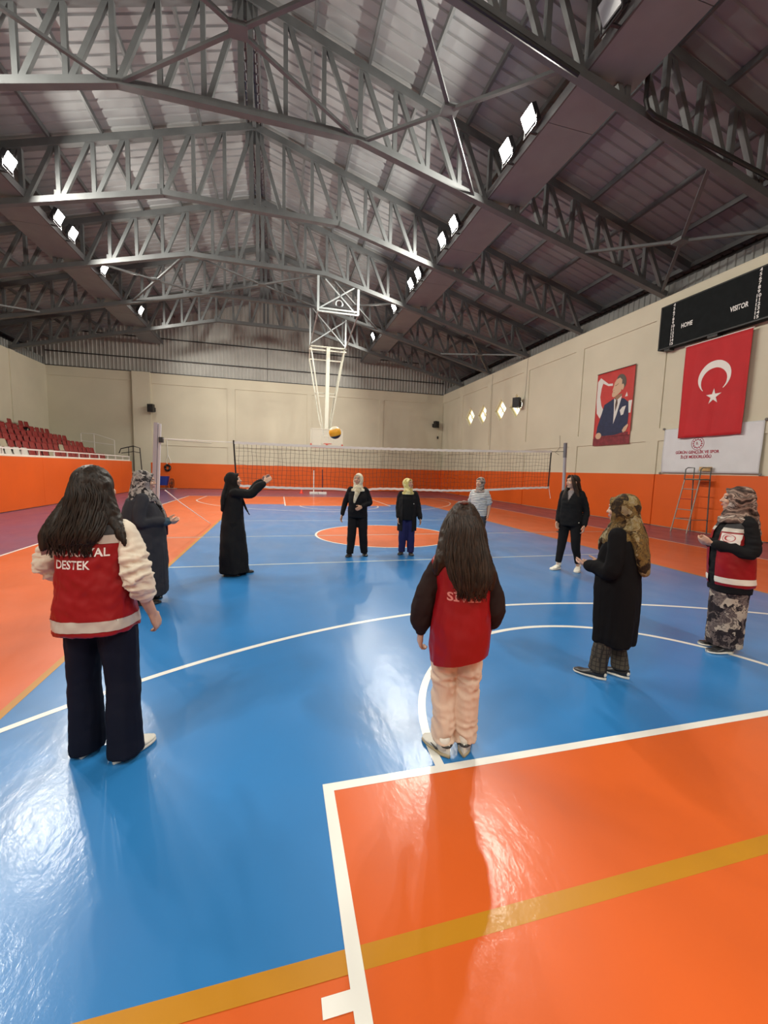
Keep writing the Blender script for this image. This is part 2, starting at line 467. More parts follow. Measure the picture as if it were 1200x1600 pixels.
names = {-6.45: 'grey steel roof truss overhead behind the nearest visible one', -2.4: 'grey steel roof truss nearest the viewer, crossing the upper right corner',
         1.65: 'grey steel roof truss crossing the top of the picture above the scoreboard', 5.68: 'grey steel roof truss third from the viewer, meeting the wall above the portrait',
         9.70: 'grey steel roof truss carrying the front of the backboard frame', 13.75: 'grey steel roof truss carrying the rear of the backboard frame', 17.8: 'farthest grey steel roof truss just before the corrugated gable'}
for i, y in enumerate(TR):
    t = pt if i == 0 else copy_tree(pt)
    t.location = (0, y, 0); tag(t, names[y], 'roof truss', 'roof trusses across the hall')
# cross bracing between bottom chords
for (ya, yb, nm) in ((-2.4, 1.65, 'near'), (9.70, 13.75, 'far')):
    segs = [(RX-13.7, RX-10.2), (RX-6.5, RX-2.95), (RX-2.95, RX+2.95), (RX+2.95, RX+6.5), (RX+10.2, RX+13.7)]
    where = ['by the left wall', 'beside the left lamp walkway', 'under the ridge', 'beside the right lamp walkway', 'by the right wall']
    for (xa, xb), wh in zip(segs, where):
        br = empty('cross_brace', ((xa+xb)/2, (ya+yb)/2, zbot((xa+xb)/2)))
        tag(br, 'grey steel X brace between the %s two roof trusses %s' % ('nearest' if nm == 'near' else 'backboard', wh), 'brace', 'cross braces between trusses')
        o = br.location
        xa += .1; xb -= .1
        A = lambda x, y: (x-o.x, y-o.y, zbot(x)-o.z)
        obj('brace_bar', MB().bar(A(xa, ya), A(xb, yb), .085, .07), steel, br)
        obj('brace_bar', MB().bar(A(xa, yb), A(xb, ya), .085, .07), steel, br)
        obj('brace_plate', MB().box(-.19, .19, -.16, .16, -.05, .05), steel, br)

# lamp walkways and flood lamps --------------------------------------
walk = mat('walkway_sheet', (.25, .285, .295), .45, metal=.25, vary=(2, .06))
lip = mat('walkway_edge', (.11, .11, .115), .45, metal=.3)
for s, xi, nm in ((1, 3.30, 'right'), (-1, -10.30, 'left')):
    c = empty('lamp_walkway', (xi, 0, 9.7)); tag(c, 'long grey sheet metal lamp walkway under the roof on the %s' % nm, 'walkway', 'lamp walkways')
    y0, y1 = -18.0, 21.1
    y = y0
    while y < y1-.1:
        ye = min(y+2.8, y1)
        obj('walkway_sheet', MB().box(*sorted((s*.02, s*1.25)), y, ye-.015, .085, .115), walk, c); y = ye
    obj('inner_edge', MB().box(*sorted((0, s*.035)), y0, y1, .07, .30), lip, c)
    obj('outer_edge', MB().box(*sorted((s*1.22, s*1.25)), y0, y1, .11, .22), lip, c)
    obj('cable_tray', MB().box(*sorted((s*.12, s*.2)), y0, y1, .12, .22), dark, c)
lens = mat('lamp_lens', (1, 1, 1), .3, emit=((1.0, .96, .86), 60.0))
lampb = mat('lamp_housing', (.05, .05, .055), .4, metal=.5)
def make_lamp():
    r = empty('flood_lamp')
    # faces +x locally, tilted down
    R = Matrix.Rotation(math.radians(26), 3, 'Y')
    def tr(mb): mb.v = [tuple(R @ Vector(q)) for q in mb.v]; return mb
    obj('housing', tr(MB().loft([(-.02,.02,.02)], 4) if False else MB().box(-.13, .0, -.225, .225, -.18, .18).box(-.2, -.13, -.12, .12, -.11, .11)), lampb, r)
    obj('lens', tr(MB().box(.0, .012, -.21, .21, -.165, .165)), lens, r)
    b = MB().bar((-.06, -.245, -.28), (-.06, -.245, .0), .03, .02).bar((-.06, .245, -.28), (-.06, .245, .0), .03, .02).bar((-.06, -.255, -.28), (-.06, .255, -.28), .03, .03)
    b.bar((-.245, 0, -.285), (-.05, 0, -.285), .05, .03)
    obj('bracket', b, lampb, r)
    return r
ld = bpy.data.lights.new('flood_light', 'AREA'); ld.shape = 'RECTANGLE'; ld.size = .34; ld.size_y = .28; ld.energy = LAMP_W; ld.color = LAMP_COL
off = mat('lamp_lens_off', (.25, .27, .30), .15)
lp = make_lamp(); lit0 = copy_tree(lp)
for ch in lp.children:
    if ch.name.startswith('lens'):
        ch.data = ch.data.copy(); ch.data.materials[0] = off
lo = bpy.data.objects.new('flood_light', ld); COL.objects.link(lo); lo.parent = lit0
_d = Matrix.Rotation(math.radians(26), 3, 'Y') @ Vector((1, 0, 0)); lo.location = _d*.03
lo.rotation_euler = _d.to_track_quat('-Z', 'Y').to_euler()
used = {True: False, False: False}
bays = [-3.9, -.35, 3.95, 7.6, 11.1, 15.7, -12.5, -16.5]
ordn = ['', 'nearest', 'second nearest', 'third nearest', 'fourth nearest', 'farthest', 'behind the viewer', 'at the back of the hall']
for s, xl in ((1, 3.04), (-1, -10.04)):
    side = 'right' if s > 0 else 'left'
    for bi, yb in enumerate(bays):
        pair = (-.5, .5) if bi < 4 or bi > 5 else (0,) if bi == 5 else (-.25,)
        if bi == 0: pair = (.6,)
        for k, dy in enumerate(pair):
            on = bi > 0
            src = lit0 if on else lp
            o = src if not used[on] else copy_tree(src); used[on] = True
            o.location = (xl, yb+dy, 10.07); o.rotation_euler = (0, 0, PI if s > 0 else 0)
            if not on: lb = 'unlit dark flood lamp on the %s walkway at the top of the picture' % side
            else: lb = 'lit flood lamp on the %s walkway, %s%s' % (side, ordn[bi], (' pair, nearer one' if k == 0 else ' pair, farther one') if len(pair) > 1 else '')
            tag(o, lb, 'flood lamp', 'flood lamps on the walkways')
# ------------------------------------------------------------------ grandstand on the left
PX = -11.3
stand = empty('grandstand', (PX, 5, 0)); stand['kind'] = 'structure'
def so(m): m.v = [(a-PX, b-5, c) for a, b, c in m.v]; return m
Y0, Y1 = -8.0, 17.3
y = Y0
while y < Y1-.1:
    ye = min(y+3.95, Y1)
    obj('parapet_pad', so(MB().box(PX-.03, PX+.02, y+.003, ye-.003, .02, 1.82)), pad, stand); y = ye
obj('parapet_wall', so(MB().box(PX-.2, PX-.03, Y0, Y1, 0, 1.84)), plaster, stand)
obj('parapet_end_pad', so(MB().box(PX-.2, PX+.02, Y1, Y1+.03, .02, 1.82)), pad, stand)
RW = .86; ROWX = [PX-1.0-RW*i for i in range(6)]; ROWZ = [1.40+.345*i for i in range(6)]
obj('aisle', so(MB().box(PX-.62, PX-.2, Y0, 18.6, 0, 1.2)), conc, stand)
for i, (x, z) in enumerate(zip(ROWX, ROWZ)):
    obj('step', so(MB().box(max(XL, x-.48), x+.38, Y0, 18.6, 0, z)), conc, stand)
wrail = mat('white_rail', (.72, .70, .66), .4)
rl = empty('parapet_rail', (PX-.1, 5, 1.84)); tag(rl, 'white low metal railing along the top of the orange parapet', 'railing')
L0, L1 = Y0-5, Y1-5
obj('top_rail', MB().bar((0, L0, .25), (0, L1, .25), .05, .05), wrail, rl)
obj('bottom_rail', MB().bar((0, L0, .03), (0, L1, .03), .05, .05), wrail, rl)
k = 0; yy = L1-.02
while yy > L0:
    obj('post', MB().bar((0, yy, .0), (0, yy, .25), .04, .04, up=(1,0,0)), wrail, rl); yy -= 1.05
# bucket seats
seat_red = mat('seat_red', (.26, .018, .02), .38, vary=(3, .12)); seat_white = mat('seat_white', (.66, .64, .58), .4); seat_beige = mat('seat_beige', (.42, .36, .26), .45)
def seat_shell():
    mb = MB(); prof = [(.20, .40, .20), (.21, .435, .21), (.10, .43, .22), (-.06, .415, .22), (-.14, .43, .22), (-.185, .50, .215), (-.215, .62, .205), (-.235, .74, .19), (-.245, .80, .15)]
    nx = 6; vs = []; th = .022
    for lay in (0, 1):
        for i, (x, z, hw) in enumerate(prof):
            for j in range(nx+1):
                t = -1+2*j/nx; dish = .03*t*t
                if i < 4: vs.append((x, t*hw, z+dish-lay*th))
                else: vs.append((x+dish-lay*th, t*hw, z-lay*.004))
    m = len(prof); w_ = nx+1; fs = []
    for i in range(m-1):
        for j in range(nx):
            a = i*w_+j; fs.append((a, a+1, a+w_+1, a+w_)); b = a+m*w_; fs.append((b, b+w_, b+w_+1, b+1))
    for i in range(m-1):
        for j in (0, nx):
            a = i*w_+j; fs.append((a, a+w_, a+w_+m*w_, a+m*w_))
    for i in (0, m-1):
        for j in range(nx):
            a = i*w_+j; fs.append((a, a+m*w_, a+1+m*w_, a+1))
    return mb.add(vs, fs)
shells = {}
for nm_, mm in (('red', seat_red), ('white', seat_white), ('beige', seat_beige)):
    me = seat_shell().mesh('shell'); me.materials.append(mm); me.shade_smooth(); shells[nm_] = me
supp = MB().box(-.10, .08, -.03, .03, 0, .41).box(-.14, .12, -.12, .12, .395, .415).mesh('support'); supp.materials.append(dark)
ORD = ['front', 'second', 'third', 'fourth', 'fifth', 'top']
ORDW = 'first second third fourth fifth sixth seventh eighth ninth tenth eleventh twelfth thirteenth fourteenth fifteenth sixteenth seventeenth eighteenth nineteenth twentieth twenty-first twenty-second twenty-third twenty-fourth twenty-fifth twenty-sixth twenty-seventh twenty-eighth twenty-ninth thirtieth thirty-first thirty-second'.split()
ns = 0
for i, (x, z) in enumerate(zip(ROWX, ROWZ)):
    ye = [16.6, 17.4, 18.2, 18.2, 18.2, 17.9][i]; yy = ye; num = 0
    while yy > 3.0 + i*.9:
        col = 'red'
        if i == 0 and 6.8 < yy < 9.3: col = 'white'
        elif (i, round(yy*10) % 9) in ((0, 3), (1, 4)) and yy < 14: col = 'beige'
        skip = (i == 5 and 15.6 < yy < 16.2) or (i >= 4 and random.random() < .06)
        if not skip:
            s_ = empty('stadium_seat', (x, yy, z))
            s_.rotation_euler = (0, 0, random.uniform(-.06, .06))
            gr = 'stadium seats on the grandstand'
            cn = {'red': 'dark red', 'white': 'white', 'beige': 'beige'}[col]
            tag(s_, '%s plastic seat in the %s grandstand row, %s from the far end' % (cn, ORD[i], ORDW[num]), 'seat', gr)
            obj('shell', shells[col], None, s_); obj('support', supp, None, s_); ns += 1; num += 1
        yy -= .50
# rails at the far end of the stand
sr = empty('stair_railing', (-11.6, 18.2, 0)); tag(sr, 'black tubular stair railing at the far end of the orange parapet', 'railing')
P = [(-.63, 0, 2.29), (-.52, 0, 2.57), (.16, 0, 2.76), (.52, 0, 2.65), (.6, 0, 1.2), (.66, 0, 0.0)]
obj('handrail', MB().tube(P, .03, 8), black, sr)
obj('mid_rail', MB().tube([(-.5, 0, 2.3), (.16, 0, 2.42), (.54, 0, 2.36)], .022, 8), black, sr)
for q in ((-.1, 2.68), (.16, 2.74)):
    obj('baluster', MB().rod((q[0], 0, 1.2), (q[0], 0, q[1]), .022), black, sr)
obj('landing', MB().box(-.55, .55, -.25, .55, 1.1, 1.2), conc, sr)
for k in range(6):
    obj('step', MB().box(.05, .55, .0, .55, k*.18, k*.18+.18+(.02 if k == 5 else 0)), conc, sr)
wr_ = empty('stand_end_railing', (-13.6, 18.9, 0)); tag(wr_, 'pale thin railing across the end of the upper seat rows', 'railing')
for (a, b) in (((-.9, 3.45), (-.2, 3.45)), ((-.2, 3.45), (.9, 3.1)), ((-.9, 3.0), (.9, 2.8))):
    obj('rail', MB().rod((a[0], 0, a[1]), (b[0], 0, b[1]), .02, 6), wrail, wr_)
for q, t in ((-.9, 3.45), (-.2, 3.45), (.9, 3.1)):
    obj('post', MB().rod((q, 0, 0), (q, 0, t), .02, 6), wrail, wr_)

# ------------------------------------------------------------------ volleyball net
NL, NR = -3.70, 4.92
postm = mat('post_lavender_grey', (.36, .35, .38), .45); postd = mat('post_sleeve_grey', (.16, .16, .18), .45)
p1 = empty('net_post', (-5.47, 0, 0)); tag(p1, 'thick pale grey net post leaning slightly on the left of the court', 'net post', 'volleyball net posts')
obj('tube', MB().bar((-.02, 0, 0), (.12, 0, 2.62), .08, .09, up=(0,1,0)), postm, p1)
obj('inner_tube', MB().bar((.055, .02, .0), (.19, .02, 2.60), .045, .07, up=(0,1,0)), mat('post_light', (.50, .49, .50), .4), p1)
obj('base_plate', MB().box(-.16, .22, -.14, .14, 0, .015), dark, p1)
obj('winch', MB().box(.17, .25, -.05, .05, 2.18, 2.3), dark, p1)
p2 = empty('net_post', (5.46, 0, 0)); tag(p2, 'slim grey net post on the right behind the woman in black', 'net post', 'volleyball net posts')
obj('tube', MB().rod((0, 0, 0), (-.07, 0, 2.35), .045, 12), postm, p2)
obj('sleeve', MB().rod((-.07, 0, 2.2), (-.083, 0, 2.62), .052, 12), postd, p2)
obj('base_plate', MB().loft([(0, .14, .14), (.015, .14, .14)], 16), dark, p2)
net = empty('volleyball_net', (0, 0, 0)); tag(net, 'black string volleyball net with white bands stretched across the court', 'net')
def ntop(x): t = (x-NL)/(NR-NL); return 2.245+.11*t - .05*math.sin(PI*t)
def nbot(x):
    t = (x-NL)/(NR-NL); return 1.235+.085*t - .09*math.sin(PI*t) - .03*math.sin(3.2*PI*t+.6)*math.sin(PI*t) - (.06*math.exp(-((x+.75)/.35)**2))
def nsag(x, z): return .02*math.sin(3*x+1.3*z)+.015*math.sin(7*x)
cord = mat('net_cord', (.045, .045, .045), .8); bandw = mat('net_band', (.78, .77, .72), .7, bump=(60, .2, .004))
N = 87; mb = MB()
xs_ = [NL+(NR-NL)*i/N for i in range(N+1)]
for i, x in enumerate(xs_):
    pts = []
    for k in range(6):
        z = nbot(x)+(ntop(x)-nbot(x))*k/5; pts.append((x+.012*math.sin(9*z+i), nsag(x, z), z))
    mb.tube(pts, .0034, 4)
for k in range(1, 10):
    pts = []
    for x in xs_:
        z = nbot(x)+(ntop(x)-nbot(x))*k/10 + .012*math.sin(5.1*x+k*1.7)+.006*math.sin(13*x+k); pts.append((x, nsag(x, z), z))
    mb.tube(pts, .0034, 4)
obj('net_cords', mb, cord, net, kind='stuff')
def band(fz, h):
    m = MB(); vs = []
    for x in xs_:
        z = fz(x)+.006*math.sin(31*x); s_ = nsag(x, z)
        vs += [(x, s_-.008, z-h/2), (x, s_-.008, z+h/2), (x, s_+.008, z+h/2), (x, s_+.008, z-h/2)]
    fs = []
    for i in range(N):
        for k in range(4): fs.append((4*i+k, 4*i+(k+1)%4, 4*i+4+(k+1)%4, 4*i+4+k))
    fs += [(0,1,2,3), (4*N, 4*N+3, 4*N+2, 4*N+1)]
    return m.add(vs, fs)
obj('top_band', band(ntop, .06), bandw, net); obj('bottom_band', band(nbot, .055), bandw, net)
obj('side_rod', MB().rod((NL-.02, 0, 2.30), (NL+.04, 0, 1.18), .018), black, net)
obj('side_rod', MB().rod((NR+.0, 0, 2.38), (NR-.03, 0, 1.28), .018), black, net)
obj('tension_rope', MB().tube([(NL, 0, 2.25), (-5.225, 0, 2.27)], .008, 6), bandw, net)
obj('tension_rope', MB().tube([(NR, 0, 2.35), (5.335, 0, 2.37)], .008, 6), cord, net)
obj('tension_rope', MB().tube([(NR, 0, 1.33), (5.0, 0, 1.0)], .007, 6), bandw, net)
obj('loose_rope', MB().tube([(-5.215, .03, 1.1), (-5.0, .6, .75), (-4.6, 2.2, .03)], .012, 6), bandw, net)

# ball in flight
def ball_mat():
    m = bpy.data.materials.new('volleyball_leather'); m.use_nodes = True; nt = m.node_tree; b = nt.nodes['Principled BSDF']; b.inputs['Roughness'].default_value = .45
    tc = nt.nodes.new('ShaderNodeTexCoord'); sp = nt.nodes.new('ShaderNodeSeparateXYZ'); nt.links.new(tc.outputs['Object'], sp.inputs[0])
    r = nt.nodes.new('ShaderNodeValToRGB'); e = r.color_ramp.elements; r.color_ramp.interpolation = 'CONSTANT'
    e[0].position = 0; e[0].color = (.012, .012, .03, 1); e[1].position = .30; e[1].color = (.85, .40, .02, 1)
    q = e.new(.86); q.color = (.78, .70, .52, 1)
    mr = nt.nodes.new('ShaderNodeMapRange'); mr.inputs['From Min'].default_value = -.105; mr.inputs['From Max'].default_value = .105
    nt.links.new(sp.outputs['Z'], mr.inputs['Value']); nt.links.new(mr.outputs['Result'], r.inputs['Fac']); nt.links.new(r.outputs['Color'], b.inputs['Base Color'])
    return m
bm_ = MB().ell((0,0,0), (.107,.107,.107), None, 32, 20)
for k in range(len(bm_.v)):
    q = Vector(bm_.v[k]); u = q.normalized()
    g = min(abs(math.sin(3*u.x)), abs(math.sin(3*u.y)), abs(math.sin(3*u.z)))
    bm_.v[k] = tuple(u*(.107-.003*max(0, 1-g/.12)))
ball = obj('volleyball', bm_, ball_mat(), smooth=True, loc=(-1.74, -3.1, 2.32)); ball.rotation_euler = (.25, -.3, 0)
tag(ball, 'yellow, white and navy volleyball in mid air before the backboard', 'ball')

# ------------------------------------------------------------------ ceiling-hung basketball backboard
ivory = mat('ivory_steel', (.50, .50, .42), .45); galv = mat('galvanised_steel', (.42, .46, .47), .4, metal=.4)
hp = empty('hanging_backboard', (0, 12.8, 0)); tag(hp, 'ivory steel basketball backboard frame hanging from the roof trusses', 'basketball hoop')
def hb(name, bars, m, w_=.06):
    for a, b in bars:
        obj(name, MB().bar((a[0], a[1]-12.8, a[2]), (b[0], b[1]-12.8, b[2]), w_, w_), m, hp)
yA, yB = 9.7, 13.75
zA0, zA1, zB0, zB1 = 9.0, 10.45, 8.55, 10.6
hb('front_hanger', [((-.93, yA, zA0), (-.93, yA, zA1+.1)), ((.96, yA, zA0), (.96, yA, zA1-.1))], galv, .1)
hb('front_crossbar', [((-.93, yA, zA0), (.96, yA, zA0)), ((-.93, yA, zA0+.14), (.96, yA, zA0+.14))], galv, .07)
hb('front_brace', [((-.93, yA, zA0+.1), (.96, yA, zA1-.1)), ((-.6, yA, zA1), (.8, yA, zA0+.1))], galv, .05)
hb('rear_hanger', [((-1.0, yB, zB0), (-1.0, yB, zB1)), ((1.0, yB, zB0), (1.0, yB, zB1-.3))], galv, .09)
hb('rear_brace', [((-1.0, yB, zB0+.1), (1.0, yB, zB1-.5)), ((-.9, yB, zB1), (1.0, yB, zB0+.1))], galv, .05)
hb('side_brace', [((-.93, yA, zA0), (-1.0, yB, zB0)), ((.96, yA, zA0), (1.0, yB, zB0))], galv, .05)
hb('pivot_bar', [((-1.05, yB, zB0), (1.05, yB, zB0)), ((-1.05, yB-.05, zB0-.2), (1.05, yB-.05, zB0-.2)), ((-1.0, yB+.5, 7.95), (.9, yB+.5, 7.95))], ivory, .07)
hb('winch_bar', [((-.4, yA, zA0+.28), (.5, yA, zA0+.26))], dark, .07)
obj('winch_wheel', MB().tube([(.05+.16*math.cos(t*PI/6), yA-12.8, zA0+.42+.16*math.sin(t*PI/6)) for t in range(12)], .03, 6, closed=True), galv, hp)
yM = 13.05
obj('mast', MB().bar((0.02, yB-12.8-.05, zB0), (-.12, yM-12.8, 3.9), .20, .16, up=(0,1,0)), ivory, hp)
hb('strut', [((-.95, yB-.05, zB0-.1), (-.28, yM, 3.75)), ((.95, yB-.05, zB0-.1), (.08, yM, 3.75)),
             ((-1.0, yB+.5, 7.95), (-.5, yM+.12, 4.4)), ((.85, yB+.5, 7.95), (.1, yM+.12, 4.4)), ((-.5, yM+.12, 4.4), (-.2, yM, 3.4)), ((.1, yM+.12, 4.4), (0, yM, 3.4)),
             ((-1.0, yB+.5, 7.95), (-1.0, yB, 8.6)), ((.85, yB+.5, 7.95), (.95, yB, 8.6))], ivory, .055)
hb('tie_bar', [((-.72, yM+.5, 5.95), (.45, yM+.5, 5.95)), ((-.62, yM+.3, 5.75), (.45, yM+.3, 5.75))], ivory, .05)
glassm = mat('backboard_glass', (.80, .86, .82), .08, alpha=.13, spec=.6)
gx0, gx1, gz0, gz1 = -.98, .76, 2.90, 3.88
bd = obj('backboard', MB().box(gx0, gx1, -.012, .012, gz0, gz1), glassm, hp)
for (a, b) in (((gx0, gz0), (gx1, gz0)), ((gx0, gz1), (gx1, gz1)), ((gx0, gz0), (gx0, gz1)), ((gx1, gz0), (gx1, gz1))):
    obj('board_frame', MB().bar((a[0], 0, a[1]), (b[0], 0, b[1]), .05, .05, up=(0,1,0)), ivory, bd)
for (a, b) in (((-.41, 3.05), (.19, 3.05)), ((-.41, 3.5), (.19, 3.5)), ((-.41, 3.05), (-.41, 3.5)), ((.19, 3.05), (.19, 3.5))):
    obj('target_line', MB().bar((a[0], -.016, a[1]), (b[0], -.016, b[1]), .045, .004, up=(0,1,0)), ivory, bd)
redm = mat('hoop_red', (.42, .045, .03), .4); 
obj('bottom_padding', MB().box(gx0-.02, gx1+.02, -.04, .04, gz0-.07, gz0-.005), redm, bd)
for x in (gx0, gx1): obj('corner_padding', MB().box(x-.04, x+.04, -.04, .04, gz0, gz0+.16), redm, bd)
obj('rim', MB().tube([(-.11+.225*math.cos(t*PI/10), -.40+.225*math.sin(t*PI/10), 3.05) for t in range(20)], .012, 6, closed=True), redm, hp)
obj('rim_bracket', MB().box(-.17, -.05, -.19, -.01, 3.0, 3.06), redm, hp)

# ------------------------------------------------------------------ scoreboard, flag, poster, banner (right wall)
led_w = mat('lettering_white', (.80, .80, .78), .5); board = mat('scoreboard_face', (.010, .0125, .0135), .8, spec=.15, vary=(5, .15))
sb = empty('scoreboard', (10.0, -.05, 6.73)); tag(sb, 'large black electronic scoreboard with white HOME and VISITOR lettering', 'scoreboard')
obj('case', MB().box(-.02, .22, -2.0, 1.52, -.70, .73), board, sb)
obj('face_frame', MB().box(-.03, -.02, -2.0, 1.52, -.70, -.66).box(-.03, -.02, -2.0, 1.52, .69, .73).box(-.03, -.02, 1.48, 1.52, -.70, .73).box(-.03, -.02, -2.0, -1.96, -.7, .73), black, sb)
obj('mount', MB().box(-.01, .2, -.45, -.15, -.765, -.70), black, sb)
obj('mount', MB().box(.0, .2, 1.1, 1.3, -.765, -.70), black, sb)
def wall_text(body, size, y, z, m, parent, x, bold=0., sx=1., name='lettering'):
    """flat lettering reading correctly from inside the hall on the right wall (faces -x)"""
    me = text_mesh(body, size, bold=bold, sx=sx)
    for q in me.vertices:
        q.co = Vector((x, y-q.co.x, z+q.co.y))
    me.materials.append(m)
    return obj(name, me, None, parent)
wall_text('HOME', .19, .54, -.13, led_w, sb, -.034, bold=.005, sx=.70)
wall_text('VISITOR', .20, -1.0, -.16, led_w, sb, -.034, bold=.005, sx=.66)
for k, t in enumerate(range(4, 16)):
    z = .64 - k*.112
    wall_text(str(t), .125, 1.03, z, led_w, sb, -.034, bold=.003, sx=1.1)
    wall_text(str(t), .125, -1.47, z, led_w, sb, -.034, bold=.003, sx=1.1)
# flag
flagred = mat('flag_red', (.50, .008, .014), .7, vary=(2, .06), sheen=.2); flagw = mat('flag_white', (.80, .78, .74), .7)
fg = empty('turkish_flag', (10.11, -.42, 3.0)); tag(fg, 'red flag with white crescent and star hanging below the scoreboard', 'flag')
def fold(y, z): return .02*math.sin(7*y+.6*math.sin(2*z)) * (1-z/3.2) + .012*math.sin(15*y+z)*(1-z/3.6)
def cloth(y0, y1, z0, z1, ny, nz, fx, x=0., th=.006):
    mb = MB(); vs = []; fs = []
    for lay in (0, 1):
        for j in range(nz+1):
            for i in range(ny+1):
                yy = y0+(y1-y0)*i/ny; zz = z0+(z1-z0)*j/nz; vs.append((x+fx(yy, zz)+lay*th, yy, zz))
    w_ = ny+1; o = w_*(nz+1)
    for j in range(nz):
        for i in range(ny):
            a = j*w_+i; fs += [(a, a+w_, a+w_+1, a+1), (o+a, o+a+1, o+a+w_+1, o+a+w_)]
    for i in range(ny): fs += [(i, i+1, o+i+1, o+i)]; a = nz*w_+i; fs += [(a, o+a, o+a+1, a+1)]
    for j in range(nz): a = j*w_; fs += [(a, o+a, o+a+w_, a+w_)]; a = j*w_+ny; fs += [(a, a+w_, o+a+w_, o+a)]
    return mb.add(vs, fs)
obj('cloth', cloth(-.97, .97, 0, 2.92, 40, 30, fold), flagred, fg, smooth=True)
obj('hanging_rod', MB().rod((.0, -1.0, 2.93), (.0, 1.0, 2.93), .015), flagw, fg)
def decal_polys(name, polys, m, parent, fx, off):
    mb = MB()
    for poly in polys:
        n = len(poly); mb.add([(fx(y_, z_)-off, y_, z_) for y_, z_ in poly], [tuple(range(n))])
    return obj(name, mb.mesh(name, False), m, parent)
R1, R2, dz = .485, .385, -.115      # crescent opening downward
cz = 1.78; cy_ = -.03
cres = []
n = 60
for i in range(n):
    def pt_(t, r, c): return (cy_+r*math.sin(t), c+r*math.cos(t))
    # outer arc limited to where it lies outside the inner disc
    a = math.radians(141)
    t0 = -a+2*a*i/n; t1 = -a+2*a*(i+1)/n
    def inner(t):
        # ray from outer centre in direction t hitting the inner circle
        d = (math.sin(t), math.cos(t)); c = dz
        bq = d[1]*c; disc = bq*bq-(c*c-R2*R2); r = bq+math.sqrt(max(disc, 0)); return (cy_+d[0]*min(r, R1), cz+d[1]*min(r, R1))
    o0, o1 = pt_(t0, R1, cz), pt_(t1, R1, cz)
    cres.append([inner(t0), o0, o1, inner(t1)])
decal_polys('crescent', cres, flagw, fg, fold, .009)
star = []
sz = 1.19; sr_ = .245
pts = []
for k in range(10):
    r = sr_ if k % 2 == 0 else sr_*.382
    t = k*PI/5; pts.append((cy_-.05+r*math.sin(t), sz+r*math.cos(t)))
for k in range(10): star.append([(cy_-.05, sz), pts[k], pts[(k+1) % 10]])
decal_polys('star', star, flagw, fg, fold, .014)
# banner
bann = mat('banner_white', (.66, .68, .71), .6, vary=(1.5, .06)); crim = mat('banner_crimson', (.34, .015, .05), .6)
bn = empty('wall_banner', (10.205, -.39, 1.87)); tag(bn, 'white vinyl banner with crimson lettering behind the lower edge of the flag', 'banner')
def bfold(y, z): return .010*math.sin(6*y+3*z)*(abs(y)/1.5)+.006*math.sin(9*y-5*z)
obj('sheet', cloth(-1.5, 1.5, 0, 1.47, 40, 20, bfold), bann, bn, smooth=True)
for yy, zz in ((-1.53, 1.49), (1.53, 1.49), (-1.53, -.02), (1.53, -.02)):
    obj('tie', MB().ell((0, yy, zz), (.03, .05, .04), None, 8, 6), mat('tie_grey', (.2, .19, .17), .7), bn)
def banner_text(body, size, y, z, sx=1.):
    me = text_mesh(body, size, bold=.004, sx=sx)
    for q in me.vertices:
        yy = y-q.co.x; zz = z+q.co.y; q.co = Vector((bfold(yy, zz)-.006, yy, zz))
    me.materials.append(crim); return obj('lettering', me, None, bn)
banner_text('GÜRÜN GENÇLİK VE SPOR', .125, .32, .66, .92)
banner_text('İLÇE MÜDÜRLÜĞÜ', .125, .33, .51, .92)
em = []
ey, ez = .30, .93
for k in range(24):
    t0 = 2*PI*k/24; t1 = 2*PI*(k+1)/24
    em.append([(ey+.19*math.sin(t0), ez+.19*math.cos(t0)), (ey+.205*math.sin(t0), ez+.205*math.cos(t0)), (ey+.205*math.sin(t1), ez+.205*math.cos(t1)), (ey+.19*math.sin(t1), ez+.19*math.cos(t1))])
for k in range(12):
    t = 2*PI*k/12; d = (math.sin(t), math.cos(t)); e = (d[1], -d[0])
    for r0, r1, w0 in ((.10, .165, .03),):
        em.append([(ey+d[0]*r0-e[0]*.008, ez+d[1]*r0-e[1]*.008), (ey+d[0]*(r0+r1)/2-e[0]*w0, ez+d[1]*(r0+r1)/2-e[1]*w0), (ey+d[0]*r1, ez+d[1]*r1), (ey+d[0]*(r0+r1)/2+e[0]*w0, ez+d[1]*(r0+r1)/2+e[1]*w0)])
em.append([(ey-.03, ez-.04), (ey-.015, ez-.04), (ey+.02, ez+.05), (ey+.005, ez+.05)]); em.append([(ey+.015, ez-.04), (ey+.03, ez-.04), (ey+.045, ez+.05), (ey+.03, ez+.05)])
decal_polys('emblem', em, crim, bn, bfold, .006)
# poster of a man in a suit
po = empty('wall_poster', (10.215, 3.5, 2.95)); tag(po, 'hanging poster of a man in a navy suit before a red flag', 'poster')
pr = mat('poster_red', (.52, .045, .04), .6, vary=(3, .08)); pw = mat('poster_white', (.70, .69, .65), .6); pn = mat('poster_navy', (.018, .028, .075), .6, vary=(6, .2))
psk = mat('poster_skin', (.62, .42, .28), .6); psh = mat('poster_skin_shade', (.30, .17, .10), .6); phair = mat('poster_hair', (.10, .085, .07), .6); pm = mat('poster_maroon', (.20, .025, .035), .6, vary=(8, .3)); ptie = mat('poster_tie', (.10, .06, .045), .6)
PW, PH = 1.86, 2.92
def pfold(y, z): return 0.
obj('sheet', cloth(-PW/2, PW/2, 0, PH, 24, 30, pfold, th=.005), pr, po, smooth=True)
